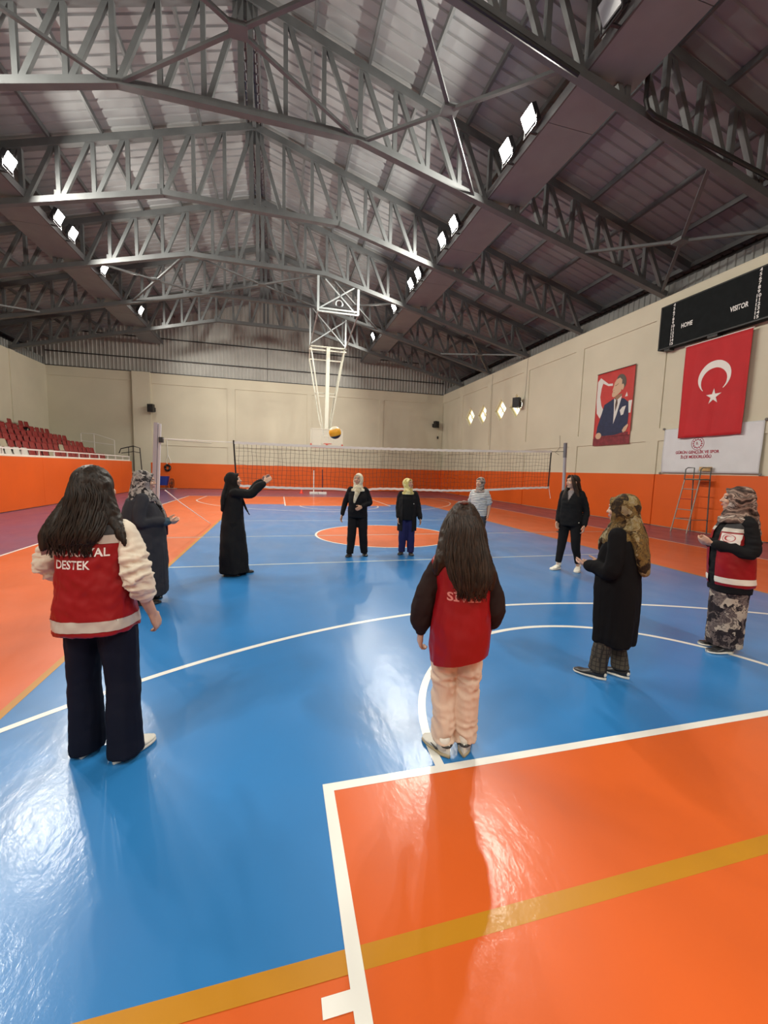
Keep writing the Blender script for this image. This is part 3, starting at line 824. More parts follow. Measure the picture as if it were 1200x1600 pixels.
# picture coordinates: u 0..1 left to right as seen from the hall, v 0..1 up
def pp(pts): return [((.5-u)*PW, v*PH) for u, v in pts]
lay = [0]
def pic(name, m, *polys):
    lay[0] += 1
    mb = MB()
    for q in polys:
        q = pp(q); c = (sum(a for a, b in q)/len(q), sum(b for a, b in q)/len(q))
        n = len(q); mb.add([(pfold(y_, z_)-.002-.0012*lay[0], y_, z_) for y_, z_ in q], [tuple(range(n))])
    return obj(name, mb.mesh(name, False), m, po)
def oval(u, v, a, b, rot=0, n=20, t0=0, t1=2*PI):
    out = []
    for k in range(n):
        t = t0+(t1-t0)*k/n; x_, y_ = a*math.cos(t), b*math.sin(t); out.append((u+x_*math.cos(rot)-y_*math.sin(rot), v+x_*math.sin(rot)+y_*math.cos(rot)))
    return out
pic('printed_crescent', pw, [(.02,.90),(.10,.945),(.20,.90),(.14,.80),(.12,.68),(.17,.56),(.24,.49),(.15,.38),(.05,.46),(.02,.62)], [(.20,.90),(.33,.84),(.45,.83),(.45,.80),(.33,.81),(.18,.86)])
pic('printed_star', pw, [(.80,.62),(.84,.68),(.87,.62)], [(.90,.56),(.99,.56),(.97,.40),(.90,.40)])
pic('printed_rostrum', pm, [(0,0),(1,0),(1,.12),(0,.10)], [(.03,.13),(.95,.16),(.95,.115),(.03,.10)])
pic('printed_suit', pn, [(.08,.14),(.10,.26),(.20,.44),(.26,.56),(.50,.62),(.56,.625),(.78,.60),(.90,.54),(.93,.36),(.92,.24),(.84,.16),(.60,.13),(.30,.13)])
pic('printed_shirt', pw, [(.52,.625),(.57,.60),(.70,.65),(.72,.63),(.62,.40),(.545,.28),(.54,.45)])
pic('printed_tie', ptie, [(.575,.60),(.61,.605),(.625,.55),(.60,.49),(.575,.44),(.56,.54)])
pic('printed_neck', psh, [(.53,.63),(.60,.66),(.72,.67),(.72,.64),(.60,.595)])
pic('printed_hair', phair, oval(.68, .83, .135, .095, -.3))
pic('printed_face', psk, [(.46,.655),(.455,.69),(.475,.72),(.46,.74),(.485,.78),(.50,.83),(.55,.87),(.64,.885),(.70,.85),(.70,.76),(.69,.70),(.62,.67),(.54,.645),(.50,.64)])
pic('printed_ear', psk, oval(.725, .755, .035, .04))
pic('printed_features', psh, [(.50,.79),(.56,.80),(.61,.815),(.61,.805),(.55,.785)], [(.47,.735),(.50,.74),(.51,.73)], [(.475,.70),(.52,.705),(.52,.697)])
pic('printed_handkerchief', pw, [(.70,.45),(.76,.49),(.85,.50),(.82,.44),(.80,.39),(.74,.38)])
pic('printed_hand', psk, oval(.16, .135, .085, .045), [(.80,.18),(.84,.22),(.93,.26),(.95,.24),(.90,.17),(.83,.15)])
obj('hanging_rod', MB().rod((.0, -PW/2-.02, PH+.01), (.0, PW/2+.02, PH+.01), .014), dark, po)

# ------------------------------------------------------------------ loudspeakers
def speaker(x, y, z, rz, label):
    s_ = empty('loudspeaker', (x, y, z), rz); tag(s_, label, 'loudspeaker', 'wall loudspeakers')
    mb = MB().prism([(-.20, -.16), (.20, -.16), (.13, .16), (-.13, .16)], 'z', -.26, .26)
    cb = obj('cabinet', mb, black, s_)
    obj('grille', MB().box(-.185, .185, -.172, -.16, -.245, .245), mat('grille_black', (.02, .02, .021), .7, bump=(90, .4, .004)), s_)
    obj('woofer', MB().tube([(.13*math.cos(t*PI/10), -.174, -.08+.13*math.sin(t*PI/10)) for t in range(20)], .012, 6, closed=True), dark, s_)
    obj('tweeter', MB().tube([(.06*math.cos(t*PI/8), -.174, .15+.06*math.sin(t*PI/8)) for t in range(16)], .01, 6, closed=True), dark, s_)
    obj('bracket', MB().bar((0, .14, -.05), (0, .33, -.05), .05, .05).box(-.06, .06, .32, .345, -.2, .08), dark, s_)
speaker(-11.02, YF-.22-.36, 5.42, -.35, 'black loudspeaker high on the far wall left of the net')
speaker(9.55, YF-.36, 5.45, .5, 'black loudspeaker high on the far wall by the right corner')
speaker(XR-.36, 9.86, 5.55, -PI/2+.45, 'black loudspeaker on the right wall before the diamond windows')
sbx = obj('socket_box', MB().box(9.82, 9.92, YF-.06, YF, 4.35, 4.55).box(9.86, 9.88, YF-.075, YF-.06, 4.43, 4.47), black); tag(sbx, 'small black box on far wall under the corner loudspeaker', 'box')
cbm = mat('wall_cable', (.30, .27, .22), .7)
for (pts, lb) in (([(XR-.01, 13.35, 7.8), (XR-.01, 13.3, 5.2), (XR-.01, 13.25, 2.6)], 'thin cable running down the right wall between the diamond windows'),
                  ([(XR-.01, 9.62, 7.85), (XR-.01, 9.66, 6.4), (XR-.02, 9.72, 5.75)], 'thin cable running down to the right wall loudspeaker'),
                  ([(XR-.01, 6.6, 3.55), (XR-.01, 6.55, 3.0), (XR-.01, 6.85, 2.75), (XR-.01, 6.6, 2.65)], 'short cable hooked on the wall beside the slim net post')):
    tag(obj('wall_cable', MB().tube(pts, .012, 6), cbm), lb, 'cable')
# rainwater pipe under the nearest truss
pipe = obj('black_pipe', MB().tube([(0.2, -2.62, 10.22), (1.6, -2.62, 9.86), (3.0, -2.62, 9.5)], .045, 8), black); tag(pipe, 'black pipe under the nearest truss left of the right walkway', 'pipe')
pipe = obj('black_pipe', MB().tube([(4.65, -2.62, 10.0), (4.65, -2.62, 9.45), (4.72, -2.62, 9.28), (4.9, -2.62, 9.2), (8.1, -2.62, 8.68), (10.2, -2.62, 8.3)], .045, 8), black); tag(pipe, 'black bent pipe under the nearest truss right of the walkway', 'pipe')

# ------------------------------------------------------------------ umpire stand by the right wall
um = empty('umpire_ladder', (9.8, -.36, 0)); tag(um, 'grey tubular umpire ladder chair standing before the orange right wall', 'ladder')
tub = mat('ladder_grey', (.30, .27, .24), .45, metal=.3); tubd = mat('ladder_green_grey', (.10, .12, .12), .45, metal=.3); wood = mat('ladder_wood', (.50, .33, .14), .6, vary=(9, .2))
ya, yb = .25, -.27
for s_, yy in ((1, ya), (-1, yb)):
    obj('front_rail', MB().rod((-.36, yy, 0), (-.02, yy*.92, 1.66), .018), tub, um)
    obj('rear_leg', MB().rod((.36, yy-.06, 0), (.30, yy-.04, 1.66), .018), tubd, um)
    obj('side_brace', MB().rod((-.27, yy, .42), (.345, yy-.05, .42), .014), tub, um)
    obj('seat_side', MB().rod((-.04, yy*.92, 1.66), (.32, yy-.04, 1.66), .018), tubd, um)
    obj('handrail', MB().tube([(-.04, yy*.92, 1.66), (-.02, yy*.92, 1.98), (.06, yy*.92, 2.03), (.30, yy-.04, 2.03), (.30, yy-.04, 1.66)], .016, 8), tubd, um)
for k, zz in enumerate((.42, .72, 1.05, 1.36)):
    t = zz/1.66; xx = -.36+.34*t
    obj('rung', MB().rod((xx, ya*(1-.08*t), zz), (xx, yb*(1-.08*t), zz), .014), tub if k != 2 else redm, um)
obj('seat_frame', MB().rod((-.02, ya*.92, 1.66), (-.02, yb*.92, 1.66), .018), tubd, um)
obj('seat_frame', MB().rod((.31, ya*.9, 1.66), (.31, yb-.04, 1.66), .018), tubd, um)
obj('seat_board', MB().box(.02, .30, yb, ya*.9, 1.665, 1.69), wood, um)
obj('back_board', MB().box(.30, .325, yb-.05, .06, 1.93, 2.06), wood, um)

# ------------------------------------------------------------------ small things by the far wall
ct = empty('equipment_cart', (-10.35, 20.2, 0)); tag(ct, 'blue equipment cart with wheels in the far left corner', 'cart')
blu = mat('cart_blue', (.012, .03, .22), .5)
obj('tub', MB().loft([(.28, .30, .24, 0, 0, 6), (.88, .40, .32, 0, 0, 6)], 24), blu, ct)
for a in (-.25, .25):
    for b in (-.2, .2): obj('leg', MB().rod((a, b, .06), (a, b, .3), .02), dark, ct)
obj('wheel', MB().tube([(.52, .3*math.cos(t*PI/10), .42+.3*math.sin(t*PI/10)) for t in range(20)], .025, 6, closed=True), black, ct)
obj('wheel', MB().tube([(.62, .3*math.cos(t*PI/10), .42+.3*math.sin(t*PI/10)) for t in range(20)], .025, 6, closed=True), black, ct)
obj('axle', MB().rod((.38, 0, .42), (.64, 0, .42), .02), dark, ct)
obj('base_bar', MB().bar((-.3, 0, .06), (.9, 0, .06), .05, .05), tub, ct)
mop = empty('hanging_rope_bundle', (-10.25, 21.21, 0)); tag(mop, 'white rope and black straps hanging above the blue cart', 'rope')
obj('rope', MB().tube([(0, 0, 3.4), (.02, 0, 2.3), (-.1, 0, 1.9), (.0, -.02, 1.65)], .02, 6).tube([(.02, 0, 2.35), (.16, 0, 2.0), (.2, 0, 1.75)], .025, 6), bandw, mop)
obj('strap_bundle', MB().tube([(.0+.16*math.cos(t*PI/6), -.06+.05*math.sin(t*2.2), 1.45+.2*math.sin(t*PI/6)) for t in range(12)], .07, 8, closed=True), black, mop)
obj('hook_bar', MB().rod((0, .02, 3.4), (2.9, .02, 3.3), .02, 6), wrail, mop)
for x_, lb, m_ in ((-.45, 'white badminton post with white base near the far wall', wrail), (.12, 'dark badminton post with white base near the far wall', mat('post_maroon', (.12, .02, .03), .5))):
    b_ = empty('badminton_post', (x_, 17.2, 0)); tag(b_, lb, 'post', 'badminton posts')
    obj('base', MB().box(-.27, .27, -.2, .2, 0, .12), wrail, b_); obj('pole', MB().rod((0, 0, .1), (0, 0, 1.55), .035), m_, b_)
    obj('cap', MB().rod((0, 0, 1.55), (0, 0, 1.6), .045), dark, b_)
cn = empty('traffic_cone', (-1.25, 17.3, 0)); tag(cn, 'small red training cone left of the badminton posts', 'cone')
obj('base', MB().box(-.14, .14, -.14, .14, 0, .025), mat('cone_red', (.75, .05, .02), .5), cn)
obj('body', MB().loft([(.02, .11, .11), (.32, .025, .025)], 16), MATS['cone_red'], cn)
# fixings behind the hall panels
# ------------------------------------------------------------------ people
def V(*a): return Vector(a)
def catmull(pts, rad, m=5):
    P = [Vector(p) for p in pts]; n = len(P); out = []; ro = []
    g = lambda r, i: r[i] if not hasattr(r[0], '__len__') else None
    for i in range(n-1):
        p0 = P[max(i-1, 0)]; p1 = P[i]; p2 = P[i+1]; p3 = P[min(i+2, n-1)]
        for j in range(m):
            t = j/m
            q = .5*((2*p1)+(p2-p0)*t+(2*p0-5*p1+4*p2-p3)*t*t+(3*p1-p0-3*p2+p3)*t**3)
            out.append(q)
            a, b = rad[i], rad[i+1]
            if hasattr(a, '__len__'): ro.append((a[0]+(b[0]-a[0])*t, a[1]+(b[1]-a[1])*t))
            else: ro.append(a+(b-a)*t)
    out.append(P[-1]); ro.append(rad[-1])
    return out, ro
def limb(mb, pts, rad, n=14, m=5, cap='round'):
    a, b = catmull(pts, rad, m); mb.tube(a, b, n, cap=cap)
def wob(p, k, seed):
    """smooth pseudo noise in -1..1 for an (n,3) array, k = wave numbers"""
    r = np.random.default_rng(seed); q = p*np.asarray(k, float); s = np.zeros(len(p)); tot = 0
    for o in range(4):
        f = 1.0*1.7**o; a = 1/1.5**o
        d = r.normal(size=(2, 3)); d /= np.linalg.norm(d, axis=1)[:, None]; ph = r.uniform(0, 6.28, 2)
        s += a*np.sin(f*(q@d[0])*2.2+ph[0]+1.3*np.sin(f*(q@d[1])*1.3+ph[1])); tot += a
    return s/tot*1.5
def puff(me, amp, k, seed, ridge=False, mask=None):
    p = mverts(me); n = mnorms(me); w_ = wob(p, k, seed)
    if ridge: w_ = 1-2*np.abs(w_)
    if mask is not None: w_ = w_*mask(p)
    setverts(me, p+n*(amp*w_)[:, None])
def band_of(me, z0, z1, off, tilt=0.):
    """the strip of a garment between two heights, lifted off it a little"""
    bm = bmesh.new(); bm.from_mesh(me)
    for z, s in ((z0, -1), (z1, 1)):
        bmesh.ops.bisect_plane(bm, geom=bm.verts[:]+bm.edges[:]+bm.faces[:], plane_co=(0, 0, z), plane_no=(tilt, 0, s), clear_outer=True)
    bm.normal_update()
    for q in bm.verts: q.co += q.normal*off
    out = bpy.data.meshes.new('strip'); bm.to_mesh(out); bm.free(); return out
def clip(me, planes, keep_open=False):
    bm = bmesh.new(); bm.from_mesh(me)
    for co, no in planes:
        bmesh.ops.bisect_plane(bm, geom=bm.verts[:]+bm.edges[:]+bm.faces[:], plane_co=co, plane_no=no, clear_outer=True)
    out = bpy.data.meshes.new('cut'); bm.to_mesh(out); bm.free(); return out
def hand(mb, w_, d, nrm, side, curl=.45, grip=1.0):
    d = d.normalized(); nrm = (nrm - d*nrm.dot(d)).normalized(); t = d.cross(nrm)*side
    def turn(vec, a): return (vec*math.cos(a) + nrm*math.sin(a) - 0*d)
    for off, L, cc in ((.027, .068, .85), (.009, .076, 1.0), (-.009, .070, 1.1), (-.026, .055, 1.2)):
        b = w_ + d*.083 + t*off
        mb.tube([w_ + d*.0 + t*off*.55, w_ + d*.045 + t*off*.85, b], [.016, .0145, .0115], 8, cap='round')
        p = b; a = curl*cc*.55; pts = [b]; rad = [.0098]
        for f_, rr in ((.45, .009), (.30, .008), (.25, .0066)):
            a2 = a; dirv = (d*math.cos(a2)+nrm*math.sin(a2)).normalized(); p = p + dirv*(L*f_); pts.append(p); rad.append(rr); a += curl*cc*.75
        mb.tube(pts, rad, 8, cap='round')
    b = w_ + d*.018 + t*.018
    d1 = (d*.62 + t*.72 + nrm*.30).normalized(); d2 = (d*.85 + t*.38 + nrm*.35).normalized()
    mb.tube([b, b+d1*.04, b+d1*.04+d2*.03, b+d1*.04+d2*.052], [.0145, .0125, .0105, .0085], 8, cap='round')

skin = mat('skin', (.52, .31, .215), .5, bump=(40, .05, .004), vary=(6, .05)); skin_b = mat('skin_olive', (.44, .25, .165), .5, bump=(40, .05, .004), vary=(6, .05))
lipm = mat('lips', (.40, .13, .11), .45); eyew = mat('eye_white', (.6, .58, .54), .3); iris = mat('iris_brown', (.02, .012, .008), .25); browm = mat('brow_dark', (.03, .02, .014), .7)
def hairmat(name, c1, c2):
    m = bpy.data.materials.new(name); m.use_nodes = True; nt = m.node_tree; b = nt.nodes['Principled BSDF']; b.inputs['Roughness'].default_value = .5; b.inputs['Specular IOR Level'].default_value = .25
    tc = nt.nodes.new('ShaderNodeTexCoord'); mp = nt.nodes.new('ShaderNodeMapping'); mp.inputs['Scale'].default_value = (60, 60, 2.5); nt.links.new(tc.outputs['Object'], mp.inputs[0])
    n = nt.nodes.new('ShaderNodeTexNoise'); n.inputs['Scale'].default_value = 1.5; n.inputs['Detail'].default_value = 4; nt.links.new(mp.outputs[0], n.inputs['Vector'])
    r = nt.nodes.new('ShaderNodeValToRGB'); r.color_ramp.elements[0].position = .35; r.color_ramp.elements[0].color = (*c1, 1); r.color_ramp.elements[1].position = .75; r.color_ramp.elements[1].color = (*c2, 1)
    nt.links.new(n.outputs['Fac'], r.inputs['Fac']); nt.links.new(r.outputs['Color'], b.inputs['Base Color'])
    bp = nt.nodes.new('ShaderNodeBump'); bp.inputs['Strength'].default_value = .5; bp.inputs['Distance'].default_value = .004; nt.links.new(n.outputs['Fac'], bp.inputs['Height']); nt.links.new(bp.outputs['Normal'], b.inputs['Normal'])
    return m
hair_dk = hairmat('hair_black_brown', (.006, .004, .003), (.028, .017, .011)); hair_br = hairmat('hair_dark_brown', (.010, .006, .004), (.045, .024, .014))
def printmat(name, cols, scale=8., dist=2.5, vor=True, rough=.75, stretch=(1, 1, 1)):
    """printed fabric: swirling blotches in several colours. cols = [(pos,(r,g,b)),...]"""
    m = bpy.data.materials.new(name); m.use_nodes = True; nt = m.node_tree; b = nt.nodes['Principled BSDF']; b.inputs['Roughness'].default_value = rough; b.inputs['Specular IOR Level'].default_value = .25
    tc = nt.nodes.new('ShaderNodeTexCoord'); mp = nt.nodes.new('ShaderNodeMapping'); mp.inputs['Scale'].default_value = stretch; nt.links.new(tc.outputs['Object'], mp.inputs[0])
    n = nt.nodes.new('ShaderNodeTexNoise'); n.inputs['Scale'].default_value = scale; n.inputs['Detail'].default_value = 3; n.inputs['Distortion'].default_value = dist; nt.links.new(mp.outputs[0], n.inputs['Vector'])
    src = n.outputs['Fac']
    if vor:
        w_ = nt.nodes.new('ShaderNodeTexWave'); w_.wave_type = 'RINGS'; w_.inputs['Scale'].default_value = scale*.45; w_.inputs['Distortion'].default_value = 9; w_.inputs['Detail'].default_value = 2.5; w_.inputs['Detail Scale'].default_value = 1.6
        nt.links.new(mp.outputs[0], w_.inputs['Vector'])
        mx = nt.nodes.new('ShaderNodeMath'); mx.operation = 'MULTIPLY_ADD'; mx.inputs[1].default_value = .45; nt.links.new(w_.outputs['Fac'], mx.inputs[0])
        h = nt.nodes.new('ShaderNodeMath'); h.operation = 'MULTIPLY'; h.inputs[1].default_value = .6; nt.links.new(n.outputs['Fac'], h.inputs[0]); nt.links.new(h.outputs[0], mx.inputs[2]); src = mx.outputs[0]
    r = nt.nodes.new('ShaderNodeValToRGB'); e = r.color_ramp.elements
    e[0].position = cols[0][0]; e[0].color = (*cols[0][1], 1); e[1].position = cols[1][0]; e[1].color = (*cols[1][1], 1)
    for q in cols[2:]:
        x = e.new(q[0]); x.color = (*q[1], 1)
    nt.links.new(src, r.inputs['Fac']); nt.links.new(r.outputs['Color'], b.inputs['Base Color'])
    return m
def blotch(name, cols, scale=9., warp=.12, wscale=5., rough=.8, fine=.25):
    """printed fabric of irregular patches"""
    m = bpy.data.materials.new(name); m.use_nodes = True; nt = m.node_tree; b = nt.nodes['Principled BSDF']; b.inputs['Roughness'].default_value = rough; b.inputs['Specular IOR Level'].default_value = .2
    tc = nt.nodes.new('ShaderNodeTexCoord'); n = nt.nodes.new('ShaderNodeTexNoise'); n.inputs['Scale'].default_value = wscale; n.inputs['Detail'].default_value = 4; nt.links.new(tc.outputs['Object'], n.inputs['Vector'])
    mm = nt.nodes.new('ShaderNodeVectorMath'); mm.operation = 'MULTIPLY_ADD'; mm.inputs[1].default_value = (warp*2,)*3
    nt.links.new(n.outputs['Color'], mm.inputs[0]); nt.links.new(tc.outputs['Object'], mm.inputs[2])
    v = nt.nodes.new('ShaderNodeTexVoronoi'); v.inputs['Scale'].default_value = scale; nt.links.new(mm.outputs[0], v.inputs['Vector'])
    sp = nt.nodes.new('ShaderNodeSeparateColor'); nt.links.new(v.outputs['Color'], sp.inputs[0])
    n2 = nt.nodes.new('ShaderNodeTexNoise'); n2.inputs['Scale'].default_value = scale*3.5; n2.inputs['Detail'].default_value = 3; nt.links.new(mm.outputs[0], n2.inputs['Vector'])
    ad = nt.nodes.new('ShaderNodeMath'); ad.operation = 'MULTIPLY_ADD'; ad.inputs[1].default_value = fine*2; nt.links.new(n2.outputs['Fac'], ad.inputs[0])
    sb_ = nt.nodes.new('ShaderNodeMath'); sb_.operation = 'SUBTRACT'; sb_.inputs[1].default_value = fine; nt.links.new(sp.outputs[0], sb_.inputs[0]); nt.links.new(sb_.outputs[0], ad.inputs[2])
    r = nt.nodes.new('ShaderNodeValToRGB'); e = r.color_ramp.elements; r.color_ramp.interpolation = 'LINEAR'
    e[0].position = cols[0][0]; e[0].color = (*cols[0][1], 1); e[1].position = cols[1][0]; e[1].color = (*cols[1][1], 1)
    for q in cols[2:]: x = e.new(q[0]); x.color = (*q[1], 1)
    nt.links.new(ad.outputs[0], r.inputs['Fac']); nt.links.new(r.outputs['Color'], b.inputs['Base Color'])
    return m
def plaid(name, base, line, s=52.):
    m = bpy.data.materials.new(name); m.use_nodes = True; nt = m.node_tree; b = nt.nodes['Principled BSDF']; b.inputs['Roughness'].default_value = .85; b.inputs['Specular IOR Level'].default_value = .2
    tc = nt.nodes.new('ShaderNodeTexCoord'); sp = nt.nodes.new('ShaderNodeSeparateXYZ'); nt.links.new(tc.outputs['Object'], sp.inputs[0]); tot = None
    for ax, f_ in (('Z', s), ('X', s*1.2), ('Y', s*1.2)):
        a = nt.nodes.new('ShaderNodeMath'); a.operation = 'MULTIPLY'; a.inputs[1].default_value = f_*3.14; nt.links.new(sp.outputs[ax], a.inputs[0])
        c = nt.nodes.new('ShaderNodeMath'); c.operation = 'SINE'; nt.links.new(a.outputs[0], c.inputs[0])
        g = nt.nodes.new('ShaderNodeMath'); g.operation = 'GREATER_THAN'; g.inputs[1].default_value = .86; nt.links.new(c.outputs[0], g.inputs[0])
        if tot is None: tot = g.outputs[0]
        else:
            d = nt.nodes.new('ShaderNodeMath'); d.operation = 'MAXIMUM'; nt.links.new(tot, d.inputs[0]); nt.links.new(g.outputs[0], d.inputs[1]); tot = d.outputs[0]
    mx = nt.nodes.new('ShaderNodeMix'); mx.data_type = 'RGBA'; mx.inputs['A'].default_value = (*base, 1); mx.inputs['B'].default_value = (*line, 1)
    nt.links.new(tot, mx.inputs['Factor']); nt.links.new(mx.outputs['Result'], b.inputs['Base Color']); return m
def stripes(name, base, line, f_=27.):
    m = bpy.data.materials.new(name); m.use_nodes = True; nt = m.node_tree; b = nt.nodes['Principled BSDF']; b.inputs['Roughness'].default_value = .8
    tc = nt.nodes.new('ShaderNodeTexCoord'); sp = nt.nodes.new('ShaderNodeSeparateXYZ'); nt.links.new(tc.outputs['Object'], sp.inputs[0])
    n = nt.nodes.new('ShaderNodeTexNoise'); n.inputs['Scale'].default_value = 5; nt.links.new(tc.outputs['Object'], n.inputs['Vector'])
    a = nt.nodes.new('ShaderNodeMath'); a.operation = 'MULTIPLY_ADD'; a.inputs[1].default_value = f_*6.283; nt.links.new(sp.outputs['Z'], a.inputs[0])
    h = nt.nodes.new('ShaderNodeMath'); h.operation = 'MULTIPLY'; h.inputs[1].default_value = 3; nt.links.new(n.outputs['Fac'], h.inputs[0]); nt.links.new(h.outputs[0], a.inputs[2])
    c = nt.nodes.new('ShaderNodeMath'); c.operation = 'SINE'; nt.links.new(a.outputs[0], c.inputs[0])
    g = nt.nodes.new('ShaderNodeMath'); g.operation = 'GREATER_THAN'; g.inputs[1].default_value = .25; nt.links.new(c.outputs[0], g.inputs[0])
    mx = nt.nodes.new('ShaderNodeMix'); mx.data_type = 'RGBA'; mx.inputs['A'].default_value = (*base, 1); mx.inputs['B'].default_value = (*line, 1)
    nt.links.new(g.outputs[0], mx.inputs['Factor']); nt.links.new(mx.outputs['Result'], b.inputs['Base Color']); return m
def fabric(name, col, rough=.85, scale=120, st=.15, vary=.08):
    return mat(name, col, rough, spec=.2, bump=(scale, st, .003), vary=(9, vary))

class Person:
    """built in a 1.6 m figure's units, facing +Y, then scaled to its height"""
    def __init__(s, label, loc, face, H, arms, legs=None, head=(0, 0, 0), lean=0., skin_m=skin):
        s.k = H/1.6; s.root = empty('person', (loc[0], loc[1], 0), math.radians(face)-PI/2); tag(s.root, label, 'person', 'people on the court')
        s.arms = arms; s.skin = skin_m
        s.legs = legs or {1: ((.085, .0, .84), (.09, .03, .46), (.09, .0, .085)), -1: ((-.085, .0, .84), (-.09, .03, .46), (-.09, .0, .085))}
        s.H = Matrix.Translation((0, .012+lean, 1.395)) @ Matrix.Rotation(math.radians(head[0]), 4, 'Z') @ Matrix.Rotation(math.radians(head[1]), 4, 'X') @ Matrix.Rotation(math.radians(head[2]), 4, 'Y') @ Matrix.Translation((0, .012, .10))
        s.lean = lean
    def hp(s, x, y, z): return s.H @ Vector((x, y, z))
    def put(s, name, mb, m, parent=None, smooth=True, label=None, scale=True):
        me = mb.mesh(name) if isinstance(mb, MB) else mb
        me.name = name
        if scale: setverts(me, mverts(me)*s.k)
        me.materials.clear(); me.materials.append(m)
        if smooth: me.shade_smooth()
        return obj(name, me, None, parent or s.root, label=label)
    def body(s, hands=True):
        mb = MB(); R = s.H.to_3x3(); L = s.lean
        mb.loft([(.80, .13, .09), (.88, .14, .095), (.98, .12, .085, 0, L*.3), (1.08, .118, .085, 0, L*.5), (1.18, .125, .09, 0, .01+L*.7), (1.26, .135, .08, 0, L*.9), (1.31, .11, .06, 0, -.005+L), (1.345, .06, .05, 0, -.005+L)], 20)
        limb(mb, [(0, -.005+L, 1.31), s.hp(0, -.012, -.06)], [.05, .046], 12)
        mb.ell(s.hp(0, -.014, .018), (.073, .092, .094), R); mb.ell(s.hp(0, .026, -.03), (.057, .066, .082), R)
        mb.ell(s.hp(0, .068, -.086), (.026, .022, .020), R); mb.ell(s.hp(0, .074, .035), (.052, .020, .016), R)
        for q in (-1, 1):
            mb.ell(s.hp(q*.036, .066, -.026), (.026, .022, .024), R); mb.ell(s.hp(q*.074, -.002, -.012), (.010, .020, .030), R)
        mb.tube([s.hp(0, .088, .020), s.hp(0, .098, -.004), s.hp(0, .110, -.024)], [.008, .0095, .0125], 8, cap='round')
        for q in (-1, 1): mb.ell(s.hp(q*.011, .099, -.026), (.008, .009, .007), R)
        mb.ell(s.hp(0, .087, -.056), (.023, .012, .012), R)
        for q in (-1, 1):
            sh, el, wr, nrm, curl = s.arms[q]
            limb(mb, [(sh[0]*.8, sh[1]+L, sh[2]-.01), el, wr], [.040, .032, .023], 12)
            limb(mb, [el, Vector(el).lerp(Vector(wr), .35), wr], [.031, .034, .024], 12)
            d = (Vector(wr)-Vector(el)).normalized()
            if hands:
                dd = d
                if len(s.arms[q]) > 5 if False else False: pass
                hd = HANDDIR.get((id(s.arms), q), d)
                hand(mb, Vector(wr), hd, Vector(nrm), q, curl)
            h, kn, an = s.legs[q]
            limb(mb, [h, kn, an], [.078, .052, .034], 12); limb(mb, [kn, Vector(kn).lerp(Vector(an), .3), an], [.05, .052, .034], 12)
            mb.ell((an[0], an[1]+.025, .042), (.028, .055, .026))
        me = remesh(mb, .0075, 2, .4)
        s.bodyo = s.put('body', me, s.skin); b = s.bodyo
        for q in (-1, 1):
            e = MB().ell(s.hp(q*.031, .080, .012), (.0135, .0085, .0062), R, 12, 8); eo = s.put('eye', e, eyew, b)
            s.put('iris', MB().ell(s.hp(q*.031, .0865, .012), (.0062, .0035, .0062), R, 10, 6), iris, b)
            s.put('eyebrow', MB().tube([s.hp(q*.012, .0885, .032), s.hp(q*.030, .085, .037), s.hp(q*.046, .0735, .032)], [.0026, .0032, .0016], 6, cap='round'), browm, b)
        s.put('lips', MB().tube([s.hp(-.022, .084, -.056), s.hp(-.008, .098, -.0535), s.hp(.008, .098, -.0535), s.hp(.022, .084, -.056)], [.002, .006, .006, .002], 8, cap='round').tube([s.hp(-.018, .086, -.060), s.hp(0, .098, -.064), s.hp(.018, .086, -.060)], [.002, .0065, .002], 8, cap='round'), lipm, b)
        return s
    def garment(s, name, m, torso=None, sleeves=None, voxel=.011, smooth=3, folds=(), extra=None, label=None, n=32, p=2.2, keep=False):
        """torso = rings; sleeves = {side: (points, radii)}; folds = [(amp,(kx,ky,kz),ridge,mask)]"""
        mb = MB()
        if torso: mb.loft(torso, n, p)
        for q, (pts, rad) in (sleeves or {}).items(): limb(mb, pts, rad, 18, 7)
        if extra: extra(mb)
        me = remesh(mb, voxel, smooth)
        for i, f_ in enumerate(folds):
            puff(me, f_[0], f_[1], hash((name, i, len(mb.v))) % 1000 if False else 17*i+len(mb.v) % 97, f_[2] if len(f_) > 2 else False, f_[3] if len(f_) > 3 else None)
        if keep:
            c = me.copy()
            return s.put(name, me, m, label=label), c
        return s.put(name, me, m, label=label)
    def trousers(s, m, top=.98, rad=(.098, .078, .062), hem=.06, hips=(.165, .125), flare=None, folds=((.004, (8, 8, 16)),), voxel=.011, label=None, ry=1.0):
        mb = MB()
        mb.loft([(.78, hips[0]*.93, hips[1]*.9), (.86, *hips), (.93, hips[0]*.98, hips[1]*.97), (top, hips[0]*.88, hips[1]*.88)], 28)
        for q in (-1, 1):
            h, kn, an = s.legs[q]; ft = Vector((an[0], an[1]+(.01 if not flare else .015), hem))
            kk = Vector(kn); r2 = flare or rad[2]
            mid = kk.lerp(ft, .5)
            pts = [(h[0], h[1], h[2]+.02), kk, mid, ft]; rr = [rad[0], rad[1], (rad[1]+r2)/2*(.98 if not flare else 1.0), r2]
            a, b = catmull(pts, rr, 6); mb.tube(a, [(x*ry if False else x, x*ry) for x in b], 18)
        me = remesh(mb, voxel, 3)
        for i, f_ in enumerate(folds): puff(me, f_[0], f_[1], 31+i+int(1000*hem), f_[2] if len(f_) > 2 else False, f_[3] if len(f_) > 3 else None)
        return s.put('trousers', me, m, label=label)
